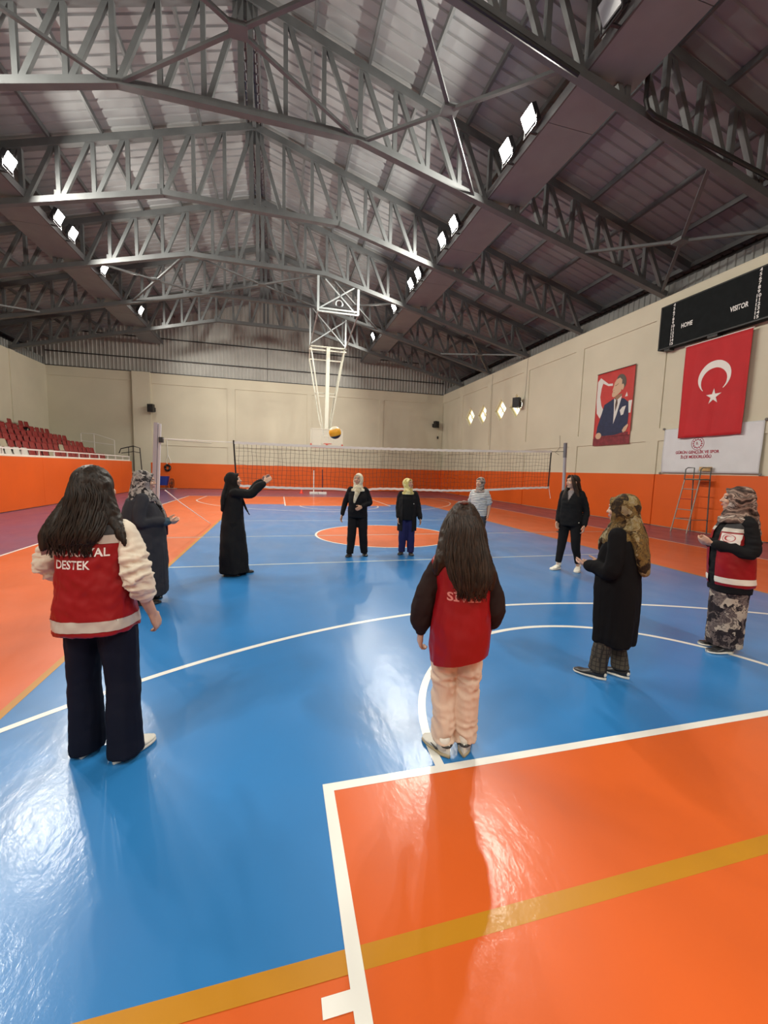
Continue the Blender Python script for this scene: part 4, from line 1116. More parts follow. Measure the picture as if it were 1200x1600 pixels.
    def shoes(s, upper, sole, yaw=(8, -8), L=.245, h=.075, sock=None, white_toe=None):
        for q in (-1, 1):
            an = s.legs[q][2]; a = math.radians(-q*yaw[0] if False else (yaw[0] if q < 0 else yaw[1]))
            def outline(t): # half width along the shoe 0 heel .. 1 toe
                return .034*min(1, math.sin(min(t*6, PI/2))+.0)*(1+.35*math.sin(PI*min(max((t-.35)/.65, 0), 1)))*(1 if t < .86 else math.sqrt(max(0, 1-((t-.86)/.145)**2)))+.002
            R = Matrix.Rotation(a, 3, 'Z'); base = Vector((an[0], an[1], 0))
            def shoe_loft(z0f, z1f, widen, n=14, m=16):
                mb = MB(); vs = []; fs = []
                for i in range(m+1):
                    t = i/m; y = -.065+L*t; hw = outline(t)+widen
                    top = z1f(t); bot = z0f(t)
                    for k in range(n):
                        an_ = 2*PI*k/n; c, sn = math.cos(an_), math.sin(an_)
                        x = hw*math.copysign(abs(c)**.75, c); z = (bot+top)/2+(top-bot)/2*math.copysign(abs(sn)**.7, sn)
                        vs.append(base+R @ Vector((x, y, z)))
                for i in range(m):
                    for k in range(n): l = (k+1) % n; fs.append((i*n+k, i*n+l, (i+1)*n+l, (i+1)*n+k))
                fs.append(tuple(range(n-1, -1, -1))); fs.append(tuple(m*n+k for k in range(n)))
                return mb.add(vs, fs)
            topf = lambda t: h*(1.0 if t < .35 else max(.50, 1.0-.62*((t-.35)/.45)))*(1 if t < .9 else .92-.25*(t-.9)/.1) + (.012 if t < .08 else 0)
            sh = s.put('shoe', shoe_loft(lambda t: .016, topf, 0), upper)
            s.put('sole', shoe_loft(lambda t: .0, lambda t: .026, .004), sole, sh)
            if white_toe: s.put('heel_patch', MB().ell(base+R @ Vector((0, -.056, .048)), (.030, .010, .020), R), white_toe, sh)
            if sock: s.put('sock', MB().tube([(an[0], an[1]-.01, .05), (an[0], an[1]-.01, .13)], .042, 14), sock, sh)
    def scarf(s, m, drape=(.185, .135, 1.21), back=None, tails=(), dome=(.090, .108, .110), folds=((.0035, (13, 13, 9), True), (.003, (9, 9, 20))), label=None, ring=.017, neck=.085, name='headscarf', under=None, off=0.):
        mb = MB(); R = s.H.to_3x3(); L = s.lean
        mb.ell(s.hp(0, -.032, .018), dome, R, 24, 14)
        path = []
        for i in range(20):
            t = 2*PI*i/20
            x = .066*math.cos(t); z = -.010+.098*math.sin(t); y = .040+.022*math.cos(2*t)*0 + (.030*max(0, math.sin(t))) - .004*abs(math.cos(t)) + (.022*max(0, -math.sin(t))**2)
            path.append(s.hp(x, y, z))
        mb.tube(path, ring, 8, closed=True)
        for q in (-1, 1): limb(mb, [s.hp(q*.055, .02, .06), s.hp(q*.075, .0, -.02), s.hp(q*.055, .01, -.09)], [.022, .026, .03], 8)
        a, b, zb = drape
        limb(mb, [s.hp(0, -.03, -.03), (0, .0+L, 1.37)], [.085, neck], 14)
        mb.loft([(zb, a, b, 0, .012+L*.9+off), (zb+.05, a*.97, b*.96, 0, .010+L+off*.7), (1.32, a*.74, b*.78, 0, .008+L+off*.4), (1.37, neck*1.12, neck*1.12, 0, .008+L), (1.41, neck*.95, neck*.98, 0, .01+L)], 28)
        mb.ell((0, .075+L+off, 1.34), (.07, .05, .045))
        if back:   # back panel down to a height: (halfwidth, thickness, zend, yend)
            hw, th, ze, ye = back
            top = s.hp(0, -.09, .03)
            pts = [top, s.hp(0, -.105, -.06), V(0, -.125+L, 1.26), V(0, (ye-.125)/2+L, (1.24+ze)/2), V(0, ye+L, ze)]
            limb(mb, pts, [(.07, .03), (.09, .035), (hw, th), (hw*.95, th), (hw*.55, th*.6)], 16)
        for pts, rad in tails: limb(mb, pts, rad, 10)
        me = remesh(mb, .0095, 3)
        for i, f_ in enumerate(folds): puff(me, f_[0], f_[1], 5+i+len(mb.v) % 31, f_[2] if len(f_) > 2 else False)
        return s.put(name, me, m, label=label)
    def decal(s, name, me, m, parent_me, at, side=-1, off=.003, parent=None, rot=0., label=None):
        """flat art (x right as read, y up) laid on the garment mesh; side -1 = back, +1 = front"""
        bv = BVHTree.FromPolygons([tuple(q.co) for q in parent_me.vertices], [tuple(f_.vertices) for f_ in parent_me.polygons])
        for q in me.vertices:
            c, sn = math.cos(rot), math.sin(rot)
            x = q.co.x*c-q.co.y*sn; z = at[1]+q.co.x*sn+q.co.y*c
            x = at[0] + (x if side < 0 else -x)
            h = bv.ray_cast(Vector((x, side*1.0, z)), Vector((0, -side, 0)))
            q.co = Vector((x, (h[0].y if h[0] else side*.12)+side*off, z))
        return s.put(name, me, m, parent=parent, smooth=False, label=label)
HANDDIR = {}
def grid_mesh(w_, h, nx, ny):
    mb = MB(); vs = [(-w_/2+w_*i/nx, -h/2+h*j/ny, 0) for j in range(ny+1) for i in range(nx+1)]
    fs = [(j*(nx+1)+i, j*(nx+1)+i+1, (j+1)*(nx+1)+i+1, (j+1)*(nx+1)+i) for j in range(ny) for i in range(nx)]
    return mb.add(vs, fs).mesh('patch', False)
def std_sleeve(P, r, end=1.0, drop=0.):
    out = {}
    for q in (-1, 1):
        sh, el, wr = [Vector(v) for v in P.arms[q][:3]]
        e = el.lerp(wr, end); out[q] = ([(sh.x*.80, sh.y, sh.z+.005), sh, el, el.lerp(e, .55), e], [r[0]*.9, r[0], r[1], (r[1]+r[2])/2, r[2]])
    return out
def long_hair(P, m, rings, strands, cap=(.086, .103, .105), sd=3, extra=None, capoff=-.016, ends=.05):
    """cap over the skull, a hanging mass and loose locks over it. rings: (z, a, b, cx, cy)"""
    r = random.Random(sd); mb = MB(); R = P.H.to_3x3()
    mb.ell(P.hp(0, capoff, .018), cap, R, 24, 14)
    mb.loft(rings, 28, 2.2)
    if extra: extra(mb)
    me = remesh(mb, .010, 4)
    puff(me, .003, (60, 60, 3), sd, True)
    base = P.put('hair', me, m)
    sm = MB()
    zs = [q[0] for q in rings]
    def at(z, t):
        # point on the hanging mass at height z, angle t
        for i in range(len(rings)-1):
            if rings[i][0] <= z <= rings[i+1][0] or i == len(rings)-2:
                f_ = min(1, max(0, (z-rings[i][0])/(rings[i+1][0]-rings[i][0]))); A = [rings[i][j]+(rings[i+1][j]-rings[i][j])*f_ for j in range(5)]
                return Vector((A[3]+A[1]*1.01*math.cos(t), A[4]+A[2]*1.01*math.sin(t), z))
    top = P.hp(0, -.03, .118)
    for i in range(strands):
        t = PI + r.uniform(.0, PI) if r.random() < .85 else r.uniform(0, 2*PI)
        z1 = zs[0]-r.uniform(-.03, ends); zt = zs[-1]-.01
        crown = P.hp(.060*math.cos(t), -.02+.072*math.sin(t), .088); side = P.hp(.086*math.cos(t), -.018+.103*math.sin(t), .03)
        wv = r.uniform(.004, .012); ph = r.uniform(0, 6); pts = [crown, side]
        for k in range(6):
            z = zt+(max(z1, zs[0])-zt)*k/5; q = at(z, t); q = q + Vector((wv*math.sin(ph+k*1.3), wv*.6*math.cos(ph+k), 0)); pts.append(q)
        e = pts[-1].copy(); e.z = z1; e.x += r.uniform(-.015, .015); pts.append(e)
        w0 = r.uniform(.003, .0065)
        a, b = catmull(pts, [.002, w0*.8, w0, w0, w0, w0*.9, w0*.8, w0*.6, .0015], 2); sm.tube(a, b, 5)
    P.put('hair_locks', sm, m, parent=base)
    return base
# ------------------------------------------------------------------ the ten people
cream = fabric('cream_sweat', (.66, .60, .50), .85, 90, .2); vestred = mat('vest_red', (.25, .0035, .007), .42, spec=.4, bump=(25, .10, .006), vary=(4, .10)); vestdk = fabric('vest_charcoal', (.035, .034, .036), .6)
reflect = mat('reflective_tape', (.46, .42, .37), .35, spec=.6, bump=(60, .1, .003)); reflw = mat('reflective_tape_white', (.72, .68, .58), .35, spec=.6)
navy = fabric('navy_trousers', (.004, .0052, .014), .8); ltrs = mat('vest_lettering', (.72, .68, .66), .5); ltrp = mat('vest_lettering_rose', (.62, .22, .20), .6)
white_sh = mat('shoe_white', (.62, .60, .54), .5); sole_w = mat('sole_white', (.66, .64, .58), .55); sole_g = mat('sole_gum', (.36, .29, .18), .6); blk_sh = mat('shoe_black', (.014, .014, .015), .4)
blackf = fabric('black_cloth', (.0075, .0075, .0085), .9, 80, .1); greyf = fabric('charcoal_coat', (.028, .029, .036), .9, 100, .15)
beige = fabric('beige_trousers', (.62, .49, .39), .95, 70, .2); darkbrown = fabric('dark_brown_fleece', (.020, .011, .010), .9, 60, .2)
STD = lambda: {1: ((.15, 0, 1.285), (.195, -.02, 1.03), (.205, .05, .80), (-1, .1, 0), .5), -1: ((-.15, 0, 1.285), (-.195, -.02, 1.03), (-.205, .05, .80), (1, .1, 0), .5)}

# --- woman in the red support vest, left foreground, seen from behind
A = STD(); A[1] = ((.15, 0, 1.28), (.218, -.035, 1.02), (.246, .075, .795), (-1, .1, -.1), .75); A[-1] = ((-.15, 0, 1.28), (-.25, .02, 1.07), (-.17, .20, .99), (.5, -.3, 1), .5)
L = {1: ((.083, 0, .84), (.100, .02, .46), (.116, -.02, .085)), -1: ((-.083, 0, .84), (-.104, .03, .46), (-.122, .03, .085))}
p = Person('woman seen from behind in red vest reading DESTEK, white sleeves and wide navy trousers', (-3.66, -7.70), 79, 1.665, A, L, head=(-8, 4, 0)).body()
p.trousers(navy, rad=(.096, .078, .086), flare=.091, hem=.022, hips=(.165, .132), folds=((.006, (14, 14, 2)), (.003, (10, 10, 10))), ry=1.1)
p.shoes(white_sh, sole_w, yaw=(12, -25), L=.25)
p.garment('sweatshirt', cream, [(.86, .155, .11), (1.0, .15, .105), (1.15, .155, .11), (1.25, .165, .10), (1.30, .14, .08), (1.345, .07, .06)],
          {1: ([(.12, 0, 1.285), (.155, 0, 1.265), (.205, -.022, 1.14), (.225, -.035, 1.05), (.232, -.018, .99), (.244, .02, .93)], [.056, .062, .070, .073, .066, .047]),
           -1: ([(-.12, 0, 1.285), (-.155, 0, 1.265), (-.215, .0, 1.16), (-.25, .02, 1.08), (-.232, .07, 1.045), (-.205, .13, 1.02)], [.056, .062, .068, .070, .064, .048])},
          folds=((.010, (9, 9, 26), True, lambda q: (np.abs(q[:, 0]) > .17)*np.clip((1.24-q[:, 2])/.1, 0, 1)), (.004, (20, 20, 20))), voxel=.009)
vo, vm = p.garment('vest', vestred, [(.745, .198, .150, 0, -.01), (.80, .196, .150, 0, -.01), (.92, .186, .146, 0, -.008), (1.06, .178, .142, 0, 0), (1.18, .178, .138, 0, 0), (1.25, .178, .122, 0, -.005), (1.295, .168, .098, 0, -.008), (1.325, .125, .082, 0, -.01), (1.35, .075, .065, 0, -.01)],
          folds=((.006, (9, 9, 7)), (.003, (18, 18, 16), True)), p=2.5, keep=True)
p.put('hem_tape', band_of(vm, .775, .83, .003), reflect, vo); p.put('chest_tape', band_of(vm, 1.225, 1.268, .003), reflect, vo); p.put('yoke', band_of(vm, 1.268, 1.5, .0035), vestdk, vo)
p.decal('lettering', text_mesh('PSİKOSOSYAL', .060, bold=.0012, sx=.84), ltrs, vm, (-.025, 1.182), parent=vo)
p.decal('lettering', text_mesh('DESTEK', .060, bold=.0012, sx=.84), ltrs, vm, (-.03, 1.118), parent=vo)
def hx(mb):
    limb(mb, [p.hp(.07, -.02, .03), p.hp(.085, -.03, -.06), (.12, -.03, 1.33), (.160, -.06, 1.28), (.205, -.085, 1.20)], [(.03, .05), (.035, .06), (.040, .05), (.032, .028), (.004, .004)], 10)
    limb(mb, [p.hp(-.07, -.02, .03), p.hp(-.09, -.04, -.06), (-.115, -.08, 1.33), (-.15, -.115, 1.26), (-.165, -.135, 1.19)], [(.03, .05), (.04, .06), (.055, .05), (.05, .03), (.015, .01)], 10)
long_hair(p, hair_dk, [(1.215, .090, .018, -.03, -.140), (1.235, .112, .026, -.02, -.140), (1.28, .124, .040, -.01, -.125), (1.33, .112, .060, 0, -.09), (1.40, .098, .085, 0, -.045), (1.48, .09, .095, 0, -.02)], 190, sd=4, extra=hx, cap=(.090, .106, .108), ends=.06)

# --- woman in the red vest, centre foreground, seen from behind
A = STD(); A[1] = ((.15, 0, 1.265), (.205, -.03, 1.00), (.20, .06, .81), (-1, .1, 0), .7); A[-1] = ((-.15, 0, 1.265), (-.225, -.02, .98), (-.235, .06, .745), (1, .3, 0), .9)
L = {1: ((.075, 0, .84), (.075, .02, .46), (.07, .0, .085)), -1: ((-.075, 0, .84), (-.078, .02, .46), (-.068, -.03, .085))}
p = Person('woman with long brown hair seen from behind in a loose red vest and beige trousers', (-1.645, -8.10), 71, 1.515, A, L, head=(-10, -6, 0)).body()
p.trousers(beige, rad=(.094, .080, .066), flare=.070, hem=.072, hips=(.165, .125), voxel=.009, folds=((.008, (8, 8, 15), True, lambda q: np.exp(-((q[:, 2]-.50)/.12)**2)+.9*np.exp(-((q[:, 2]-.14)/.09)**2)+.25), (.003, (22, 22, 5))))
p.put('seat_seam', MB().tube([(0, -.122, .92), (.004, -.128, .86), (.0, -.118, .80), (0, -.095, .76)], .004, 6), fabric('beige_seam', (.36, .26, .19), .95))
p.shoes(white_sh, sole_g, yaw=(38, -8), L=.25, sock=white_sh)
for sh in [c for c in p.root.children if c.name.startswith('shoe')]:
    q = -1 if mverts(sh.data)[:, 0].mean() < 0 else 1; an = p.legs[q][2]; a = math.radians(38 if q < 0 else -8); R = Matrix.Rotation(a, 3, 'Z'); b0 = Vector((an[0], an[1], 0))
    for sd in (-1, 1):
        p.put('side_stripe', MB().tube([b0+R @ Vector((sd*.036, -.03, .062)), b0+R @ Vector((sd*.040, .02, .035)), b0+R @ Vector((sd*.041, .07, .045))], [.003, .008, .003], 6), blk_sh, sh)
    p.put('collar_band', MB().tube([b0+R @ Vector((.038*math.cos(t), -.012+.05*math.sin(t), .078)) for t in [i*PI/6 for i in range(12)]], .008, 6, closed=True), blk_sh, sh)
p.garment('jacket', darkbrown, [(.90, .15, .11), (1.15, .155, .11), (1.25, .16, .10), (1.31, .12, .08)],
          {1: ([(.11, 0, 1.23), (.142, 0, 1.205), (.185, -.02, 1.09), (.207, -.03, .98), (.204, .02, .88), (.200, .05, .835)], [.054, .060, .064, .064, .062, .040]),
           -1: ([(-.11, 0, 1.23), (-.142, 0, 1.205), (-.195, -.015, 1.09), (-.228, -.02, .97), (-.236, .02, .85), (-.236, .05, .785)], [.054, .062, .067, .069, .070, .042])},
          folds=((.004, (9, 9, 11)), (.003, (18, 18, 12))), voxel=.009)
vo, vm = p.garment('vest', vestred, [(.60, .172, .138, -.005, -.02), (.70, .180, .152, -.005, -.02), (.80, .184, .158, 0, -.015), (.95, .178, .152, 0, -.01), (1.10, .170, .138, 0, -.01), (1.20, .178, .125, 0, -.01), (1.25, .186, .108, 0, -.01), (1.29, .160, .088, 0, -.01), (1.345, .075, .065, 0, -.01)],
          folds=((.011, (11, 11, 2.5)), (.003, (16, 16, 12))), p=2.4, keep=True)
bm = bmesh.new(); bm.from_mesh(vo.data); bmesh.ops.bisect_plane(bm, geom=bm.verts[:]+bm.edges[:]+bm.faces[:], plane_co=(0, 0, .668*p.k), plane_no=(.22, .10, -1), clear_outer=True); bm.to_mesh(vo.data); bm.free()
p.decal('lettering', text_mesh('SİVİL', .068, bold=.0018, sx=1.2), ltrp, vm, (.005, 1.062), parent=vo)
def hx(mb):
    limb(mb, [p.hp(.05, -.03, .06), p.hp(.092, -.02, -.04), (.125, -.05, 1.27), (.155, -.085, 1.19), (.165, -.10, 1.10)], [(.03, .05), (.04, .05), (.05, .05), (.045, .035), (.012, .01)], 10)
    limb(mb, [p.hp(-.05, -.03, .06), p.hp(-.095, -.02, -.04), (-.125, -.06, 1.28), (-.15, -.075, 1.22), (-.16, -.07, 1.17)], [(.03, .05), (.04, .05), (.045, .05), (.04, .03), (.012, .01)], 10)
long_hair(p, hair_br, [(1.10, .075, .022, .045, -.160), (1.14, .105, .036, .045, -.158), (1.20, .122, .046, .035, -.140), (1.30, .125, .066, .015, -.10), (1.40, .108, .085, 0, -.05), (1.48, .092, .095, 0, -.02)], 230, sd=9, extra=hx, cap=(.090, .107, .108), ends=.05)
p.put('hair_claw', MB().tube([p.hp(-.022, -.075, .108), p.hp(0, -.086, .116), p.hp(.022, -.075, .108)], [.006, .010, .006], 8, cap='round').ell(p.hp(0, -.088, .110), (.015, .009, .012), p.H.to_3x3(), 10, 6), mat('hair_claw_brown', (.10, .035, .025), .3))

# --- woman in the long charcoal coat, left
A = {1: ((.148, 0, 1.28), (.205, -.05, 1.03), (.14, .27, 1.00), (-.6, 0, .6), .6), -1: ((-.148, 0, 1.28), (-.205, -.03, 1.03), (-.08, .30, 1.0), (.6, 0, .6), .6)}
L = {1: ((.085, 0, .84), (.09, .02, .46), (.09, -.02, .085)), -1: ((-.085, 0, .84), (-.09, .03, .46), (-.09, .04, .085))}
p = Person('woman in a long charcoal coat and grey patterned headscarf behind the left foreground woman', (-4.29, -4.84), 27, 1.60, A, L, head=(-12, -6, 0), lean=.03).body()
p.trousers(blackf, hem=.05)
p.shoes(blk_sh, blk_sh, yaw=(5, -5), L=.26)
p.garment('coat', greyf, [(.115, .225, .265, 0, .02), (.30, .225, .265, 0, .02), (.60, .222, .265, 0, .02), (.80, .215, .252, 0, .025), (.95, .205, .238, 0, .03), (1.08, .195, .218, 0, .025), (1.18, .182, .185, 0, .01), (1.27, .168, .135, 0, -.005), (1.325, .115, .09, 0, .01), (1.36, .08, .07, 0, .015)],
          std_sleeve(p, (.068, .064, .050), .82), folds=((.010, (16, 16, 1.6), False, lambda q: np.clip((1.0-q[:, 2])/.8, 0, 1)), (.004, (10, 10, 14))), p=2.1)
p.garment('inner_sleeves', fabric('slate_blue_cloth', (.045, .075, .10), .9), None, {q: ([Vector(A[q][1]).lerp(Vector(A[q][2]), .6), Vector(A[q][1]).lerp(Vector(A[q][2]), .8), A[q][2]], [.050, .050, .042]) for q in (-1, 1)}, voxel=.008, folds=((.004, (20, 20, 20)),))
p.garment('shawl', fabric('plum_shawl', (.065, .018, .035), .9), None, None, extra=lambda mb: (limb(mb, [(-.02, .20, 1.20), (-.05, .265, 1.08), (-.07, .285, .95), (-.06, .29, .82)], [(.04, .025), (.055, .03), (.06, .025), (.05, .015)], 10)), voxel=.009, folds=((.004, (24, 24, 6), True),))
p.scarf(blotch('scarf_grey_floral', [(.08, (.02, .018, .02)), (.28, (.05, .045, .046)), (.38, (.26, .235, .22)), (.58, (.34, .31, .29)), (.68, (.06, .055, .055)), (.80, (.30, .27, .25)), (.95, (.38, .35, .33))], 17, .14, 8, fine=.3), drape=(.165, .13, 1.25), back=(.11, .03, 1.18, -.13),
        tails=[([(.03, .12, 1.34), (.02, .20, 1.22), (.0, .255, 1.08), (.0, .27, .98)], [(.04, .03), (.045, .03), (.05, .02), (.02, .012)])])

# --- woman in the black abaya throwing the ball
A = {1: ((.155, .03, 1.31), (.155, .27, 1.32), (.10, .47, 1.47), (-.4, .5, .3), .45), -1: ((-.155, .03, 1.31), (-.15, .27, 1.34), (-.07, .45, 1.50), (.4, .5, .3), .35)}
L = {1: ((.085, 0, .84), (.09, .02, .46), (.09, -.08, .085)), -1: ((-.085, 0, .84), (-.09, .05, .46), (-.09, .12, .085))}
p = Person('woman in a black abaya with both arms stretched out, having thrown the ball', (-3.37, -3.62), 4, 1.585, A, L, head=(-4, 6, 0)).body()
p.trousers(blackf, hem=.04)
p.shoes(blk_sh, blk_sh, yaw=(3, -3), L=.25)
p.garment('abaya', fabric('abaya_black', (.0085, .0085, .0095), .85, 90, .1), [(.05, .20, .225, 0, .015), (.25, .195, .212, 0, .01), (.55, .185, .195, 0, .0), (.80, .175, .178, 0, -.005), (.98, .16, .155, 0, .0), (1.10, .158, .148, 0, .01), (1.20, .165, .14, 0, .01), (1.28, .16, .11, 0, .01), (1.33, .11, .085, 0, .005), (1.36, .08, .07, 0, .01)],
          {q: ([(A[q][0][0]*.75, .0, 1.29), A[q][0], (A[q][0][0], .16, 1.29), (A[q][1][0], .27, 1.295), Vector(A[q][1]).lerp(Vector(A[q][2]), .5), Vector(A[q][1]).lerp(Vector(A[q][2]), .86)], [.058, .064, .066, .068, .068, .054]) for q in (-1, 1)},
          folds=((.014, (15, 15, 1.4), False, lambda q: np.clip((1.05-q[:, 2])/.8, 0, 1)), (.004, (14, 14, 12))), p=2.1)
p.scarf(fabric('black_scarf', (.013, .012, .012), .9), drape=(.165, .135, 1.22), back=(.12, .04, 1.03, -.15), tails=[([(0, .10, 1.30), (.0, .15, 1.16), (0, .20, 1.04), (0, .245, .95)], [(.05, .03), (.05, .02), (.03, .012), (.01, .006)])])

# --- woman in black with the cream headscarf, facing the camera
A = {1: ((.155, 0, 1.285), (.25, -.05, 1.03), (.30, .03, .80), (-.8, .3, 0), .5), -1: ((-.155, 0, 1.285), (-.235, -.02, 1.06), (-.08, .20, .985), (.2, -.9, -.1), .5)}
L = {1: ((.085, 0, .84), (.105, .04, .46), (.13, .05, .085)), -1: ((-.085, 0, .84), (-.115, .02, .46), (-.145, -.06, .085))}
p = Person('woman all in black with a cream headscarf, one hand on her belly, facing the camera', (-1.19, -2.46), -103, 1.605, A, L, head=(-14, 6, 0), skin_m=skin_b).body()
p.trousers(blackf, rad=(.108, .088, .07), flare=.07, hem=.05, hips=(.182, .14), folds=((.004, (7, 7, 7)), (.003, (18, 18, 5))))
p.shoes(blk_sh, blk_sh, yaw=(12, -18), L=.24)
p.garment('top', blackf, [(.76, .182, .155, 0, .0), (.90, .19, .165, 0, .012), (1.02, .182, .16, 0, .02), (1.14, .182, .155, 0, .022), (1.23, .178, .125, 0, .01), (1.29, .155, .095, 0, 0), (1.335, .09, .07)], std_sleeve(p, (.058, .054, .042), .93), folds=((.005, (9, 9, 8)), (.003, (16, 16, 16))))
p.scarf(blotch('scarf_cream', [(.15, (.50, .44, .30)), (.4, (.60, .55, .42)), (.75, (.64, .60, .48)), (.92, (.40, .34, .22))], 22, .05, 9), drape=(.135, .115, 1.27), off=.03, folds=((.003, (13, 13, 9)),), tails=[([(.0, .12, 1.31), (.01, .165, 1.24), (.045, .185, 1.14), (.06, .185, 1.06)], [(.06, .04), (.05, .03), (.035, .02), (.02, .01)])])

# --- woman in the black cardigan with the yellow headscarf
A = {1: ((.155, 0, 1.28), (.195, -.03, 1.02), (.19, .05, .78), (-.8, .3, 0), .45), -1: ((-.155, 0, 1.28), (-.225, -.03, 1.02), (-.265, .05, .78), (.8, .3, 0), .45)}
L = {1: ((.08, 0, .84), (.09, .02, .46), (.10, .0, .085)), -1: ((-.08, 0, .84), (-.085, .03, .46), (-.085, .04, .085))}
p = Person('woman in a black cardigan and blue trousers with a yellow headscarf in the orange circle', (-.16, -2.45), -108, 1.535, A, L, head=(46, 8, 0), skin_m=skin_b).body()
p.trousers(fabric('indigo_trousers', (.014, .016, .075), .85), rad=(.100, .082, .07), flare=.074, hem=.05, hips=(.17, .13), folds=((.004, (7, 7, 7)), (.003, (18, 18, 5))))
p.shoes(mat('shoe_brown_black', (.03, .025, .022), .5), blk_sh, yaw=(14, -18), L=.24)
p.garment('top', blackf, [(.74, .165, .135), (.9, .170, .145, 0, .01), (1.05, .168, .145, 0, .015), (1.18, .168, .135, 0, .015), (1.27, .155, .10), (1.33, .09, .07)])
co, cm = p.garment('cardigan', fabric('cardigan_black', (.011, .010, .011), .95, 60, .2), [(.50, .205, .16, 0, -.03), (.62, .20, .165, 0, -.025), (.85, .192, .162, 0, -.01), (1.05, .188, .160, 0, .0), (1.18, .186, .148, 0, .005), (1.26, .178, .115, 0, -.005), (1.30, .15, .09, 0, -.008), (1.335, .09, .07, 0, -.01)], std_sleeve(p, (.058, .054, .046), .93), folds=((.007, (12, 12, 3)), (.004, (10, 10, 10))), keep=True)
# open the cardigan at the front
bm = bmesh.new(); bm.from_mesh(co.data); k_ = p.k
for xx in (-.10*k_, .10*k_):
    bmesh.ops.bisect_plane(bm, geom=bm.verts[:]+bm.edges[:]+bm.faces[:], plane_co=(xx, 0, 0), plane_no=(1, 0, 0))
bmesh.ops.delete(bm, geom=[f_ for f_ in bm.faces if abs(f_.calc_center_median().x) < .0995*k_ and f_.calc_center_median().y > .05 and f_.calc_center_median().z < 1.3*k_], context='FACES'); bm.to_mesh(co.data); bm.free()
p.put('button', MB().ell((-.125, .145, 1.09), (.009, .006, .009), None, 8, 6), mat('button_pale', (.6, .58, .5), .4), co)
p.scarf(blotch('scarf_yellow', [(.12, (.34, .28, .08)), (.4, (.58, .50, .20)), (.75, (.62, .57, .32)), (.92, (.36, .30, .12))], 20, .05, 9), drape=(.13, .115, 1.275), off=.02, folds=((.003, (13, 13, 9)),))

# --- woman in the striped T-shirt
A = {1: ((.155, 0, 1.28), (.21, -.03, 1.02), (.21, .05, .78), (-.8, .3, 0), .45), -1: ((-.155, 0, 1.28), (-.22, -.03, 1.02), (-.22, .06, .78), (.8, .3, 0), .45)}
p = Person('woman in a white striped T-shirt and patterned headscarf half hidden behind the centre woman', (1.67, -2.0), -132, 1.58, A, None, head=(-16, 4, 0)).body()
p.trousers(fabric('grey_trousers', (.05, .05, .055), .85), hem=.05); p.shoes(white_sh, sole_w, yaw=(12, -12))
p.garment('t_shirt', stripes('striped_jersey', (.66, .66, .64), (.12, .14, .17)), [(.74, .185, .15), (.9, .185, .155, 0, .01), (1.05, .18, .155, 0, .015), (1.18, .182, .15, 0, .015), (1.26, .178, .115), (1.30, .15, .09), (1.34, .09, .07)],
          {q: ([(q*.12, 0, 1.275), (q*.155, 0, 1.255), (q*.195, -.015, 1.13), (q*.213, -.025, 1.05)], [.06, .064, .068, .07]) for q in (-1, 1)}, folds=((.006, (8, 8, 16), True),))
p.scarf(printmat('scarf_grey_rose', [(.30, (.06, .055, .05)), (.44, (.34, .27, .23)), (.52, (.42, .38, .34)), (.62, (.10, .11, .11)), (.70, (.40, .30, .26))], 9, 1.5), drape=(.13, .115, 1.275), off=.01)

# --- woman in the black tracksuit with white shoes
A = {1: ((.152, 0, 1.285), (.195, -.01, 1.04), (.18, .08, .82), (-.8, .3, 0), .5), -1: ((-.152, 0, 1.285), (-.225, -.05, 1.03), (-.24, .03, .79), (.8, .2, 0), .6)}
L = {1: ((.085, 0, .84), (.10, .05, .46), (.11, .10, .085)), -1: ((-.085, 0, .84), (-.12, .02, .46), (-.155, -.06, .085))}
p = Person('woman in black tracksuit with white shoes and loose brown hair by the right net post', (2.35, -4.13), 207, 1.69, A, L, head=(-30, 3, 0)).body()
p.trousers(blackf, rad=(.098, .072, .05), flare=.048, hem=.13, hips=(.175, .135), folds=((.004, (8, 8, 8)),))
p.put('pocket_logo', MB().ell((-.165, .06, .83), (.006, .022, .010), None, 8, 6), reflw)
p.shoes(mat('sneaker_white', (.70, .68, .60), .5), sole_w, yaw=(15, -12), L=.255, h=.085, sock=white_sh)
p.garment('inner_top', mat('grey_inner_top', (.22, .19, .19), .8), [(1.05, .10, .09, 0, .02), (1.2, .12, .118, 0, .012), (1.28, .12, .09), (1.36, .062, .062)])
jo, jm = p.garment('jacket', blackf, [(.76, .172, .14), (.86, .178, .145), (1.0, .165, .14, 0, .008), (1.14, .168, .145, 0, .015), (1.23, .17, .125, 0, .008), (1.29, .155, .095), (1.34, .10, .085, 0, 0), (1.375, .085, .075, 0, 0)], std_sleeve(p, (.058, .052, .042), .95), folds=((.005, (9, 9, 8)), (.003, (16, 16, 16))), keep=True)
bm = bmesh.new(); bm.from_mesh(jo.data); k_ = p.k
dl = []
for f_ in bm.faces:
    c = f_.calc_center_median()
    if c.y > .03 and c.z > 1.17*k_ and abs(c.x) < (c.z/k_-1.17)*.34*k_: dl.append(f_)
bmesh.ops.delete(bm, geom=dl, context='FACES'); bm.to_mesh(jo.data); bm.free()
def hx(mb):
    for q in (-1, 1):
        limb(mb, [p.hp(q*.03, .055, .10), p.hp(q*.070, .045, .03), p.hp(q*.082, .015, -.07), (q*.105, .05, 1.28), (q*.12, .07, 1.20), (q*.125, .075, 1.13)], [(.02, .02), (.024, .035), (.032, .045), (.04, .035), (.035, .025), (.012, .01)], 10)
long_hair(p, hair_br, [(1.13, .06, .02, 0, -.135), (1.20, .11, .035, 0, -.12), (1.30, .112, .06, 0, -.08), (1.40, .10, .08, 0, -.045), (1.48, .085, .08, 0, -.03)], 60, sd=14, extra=hx, cap=(.084, .096, .100), capoff=-.026)

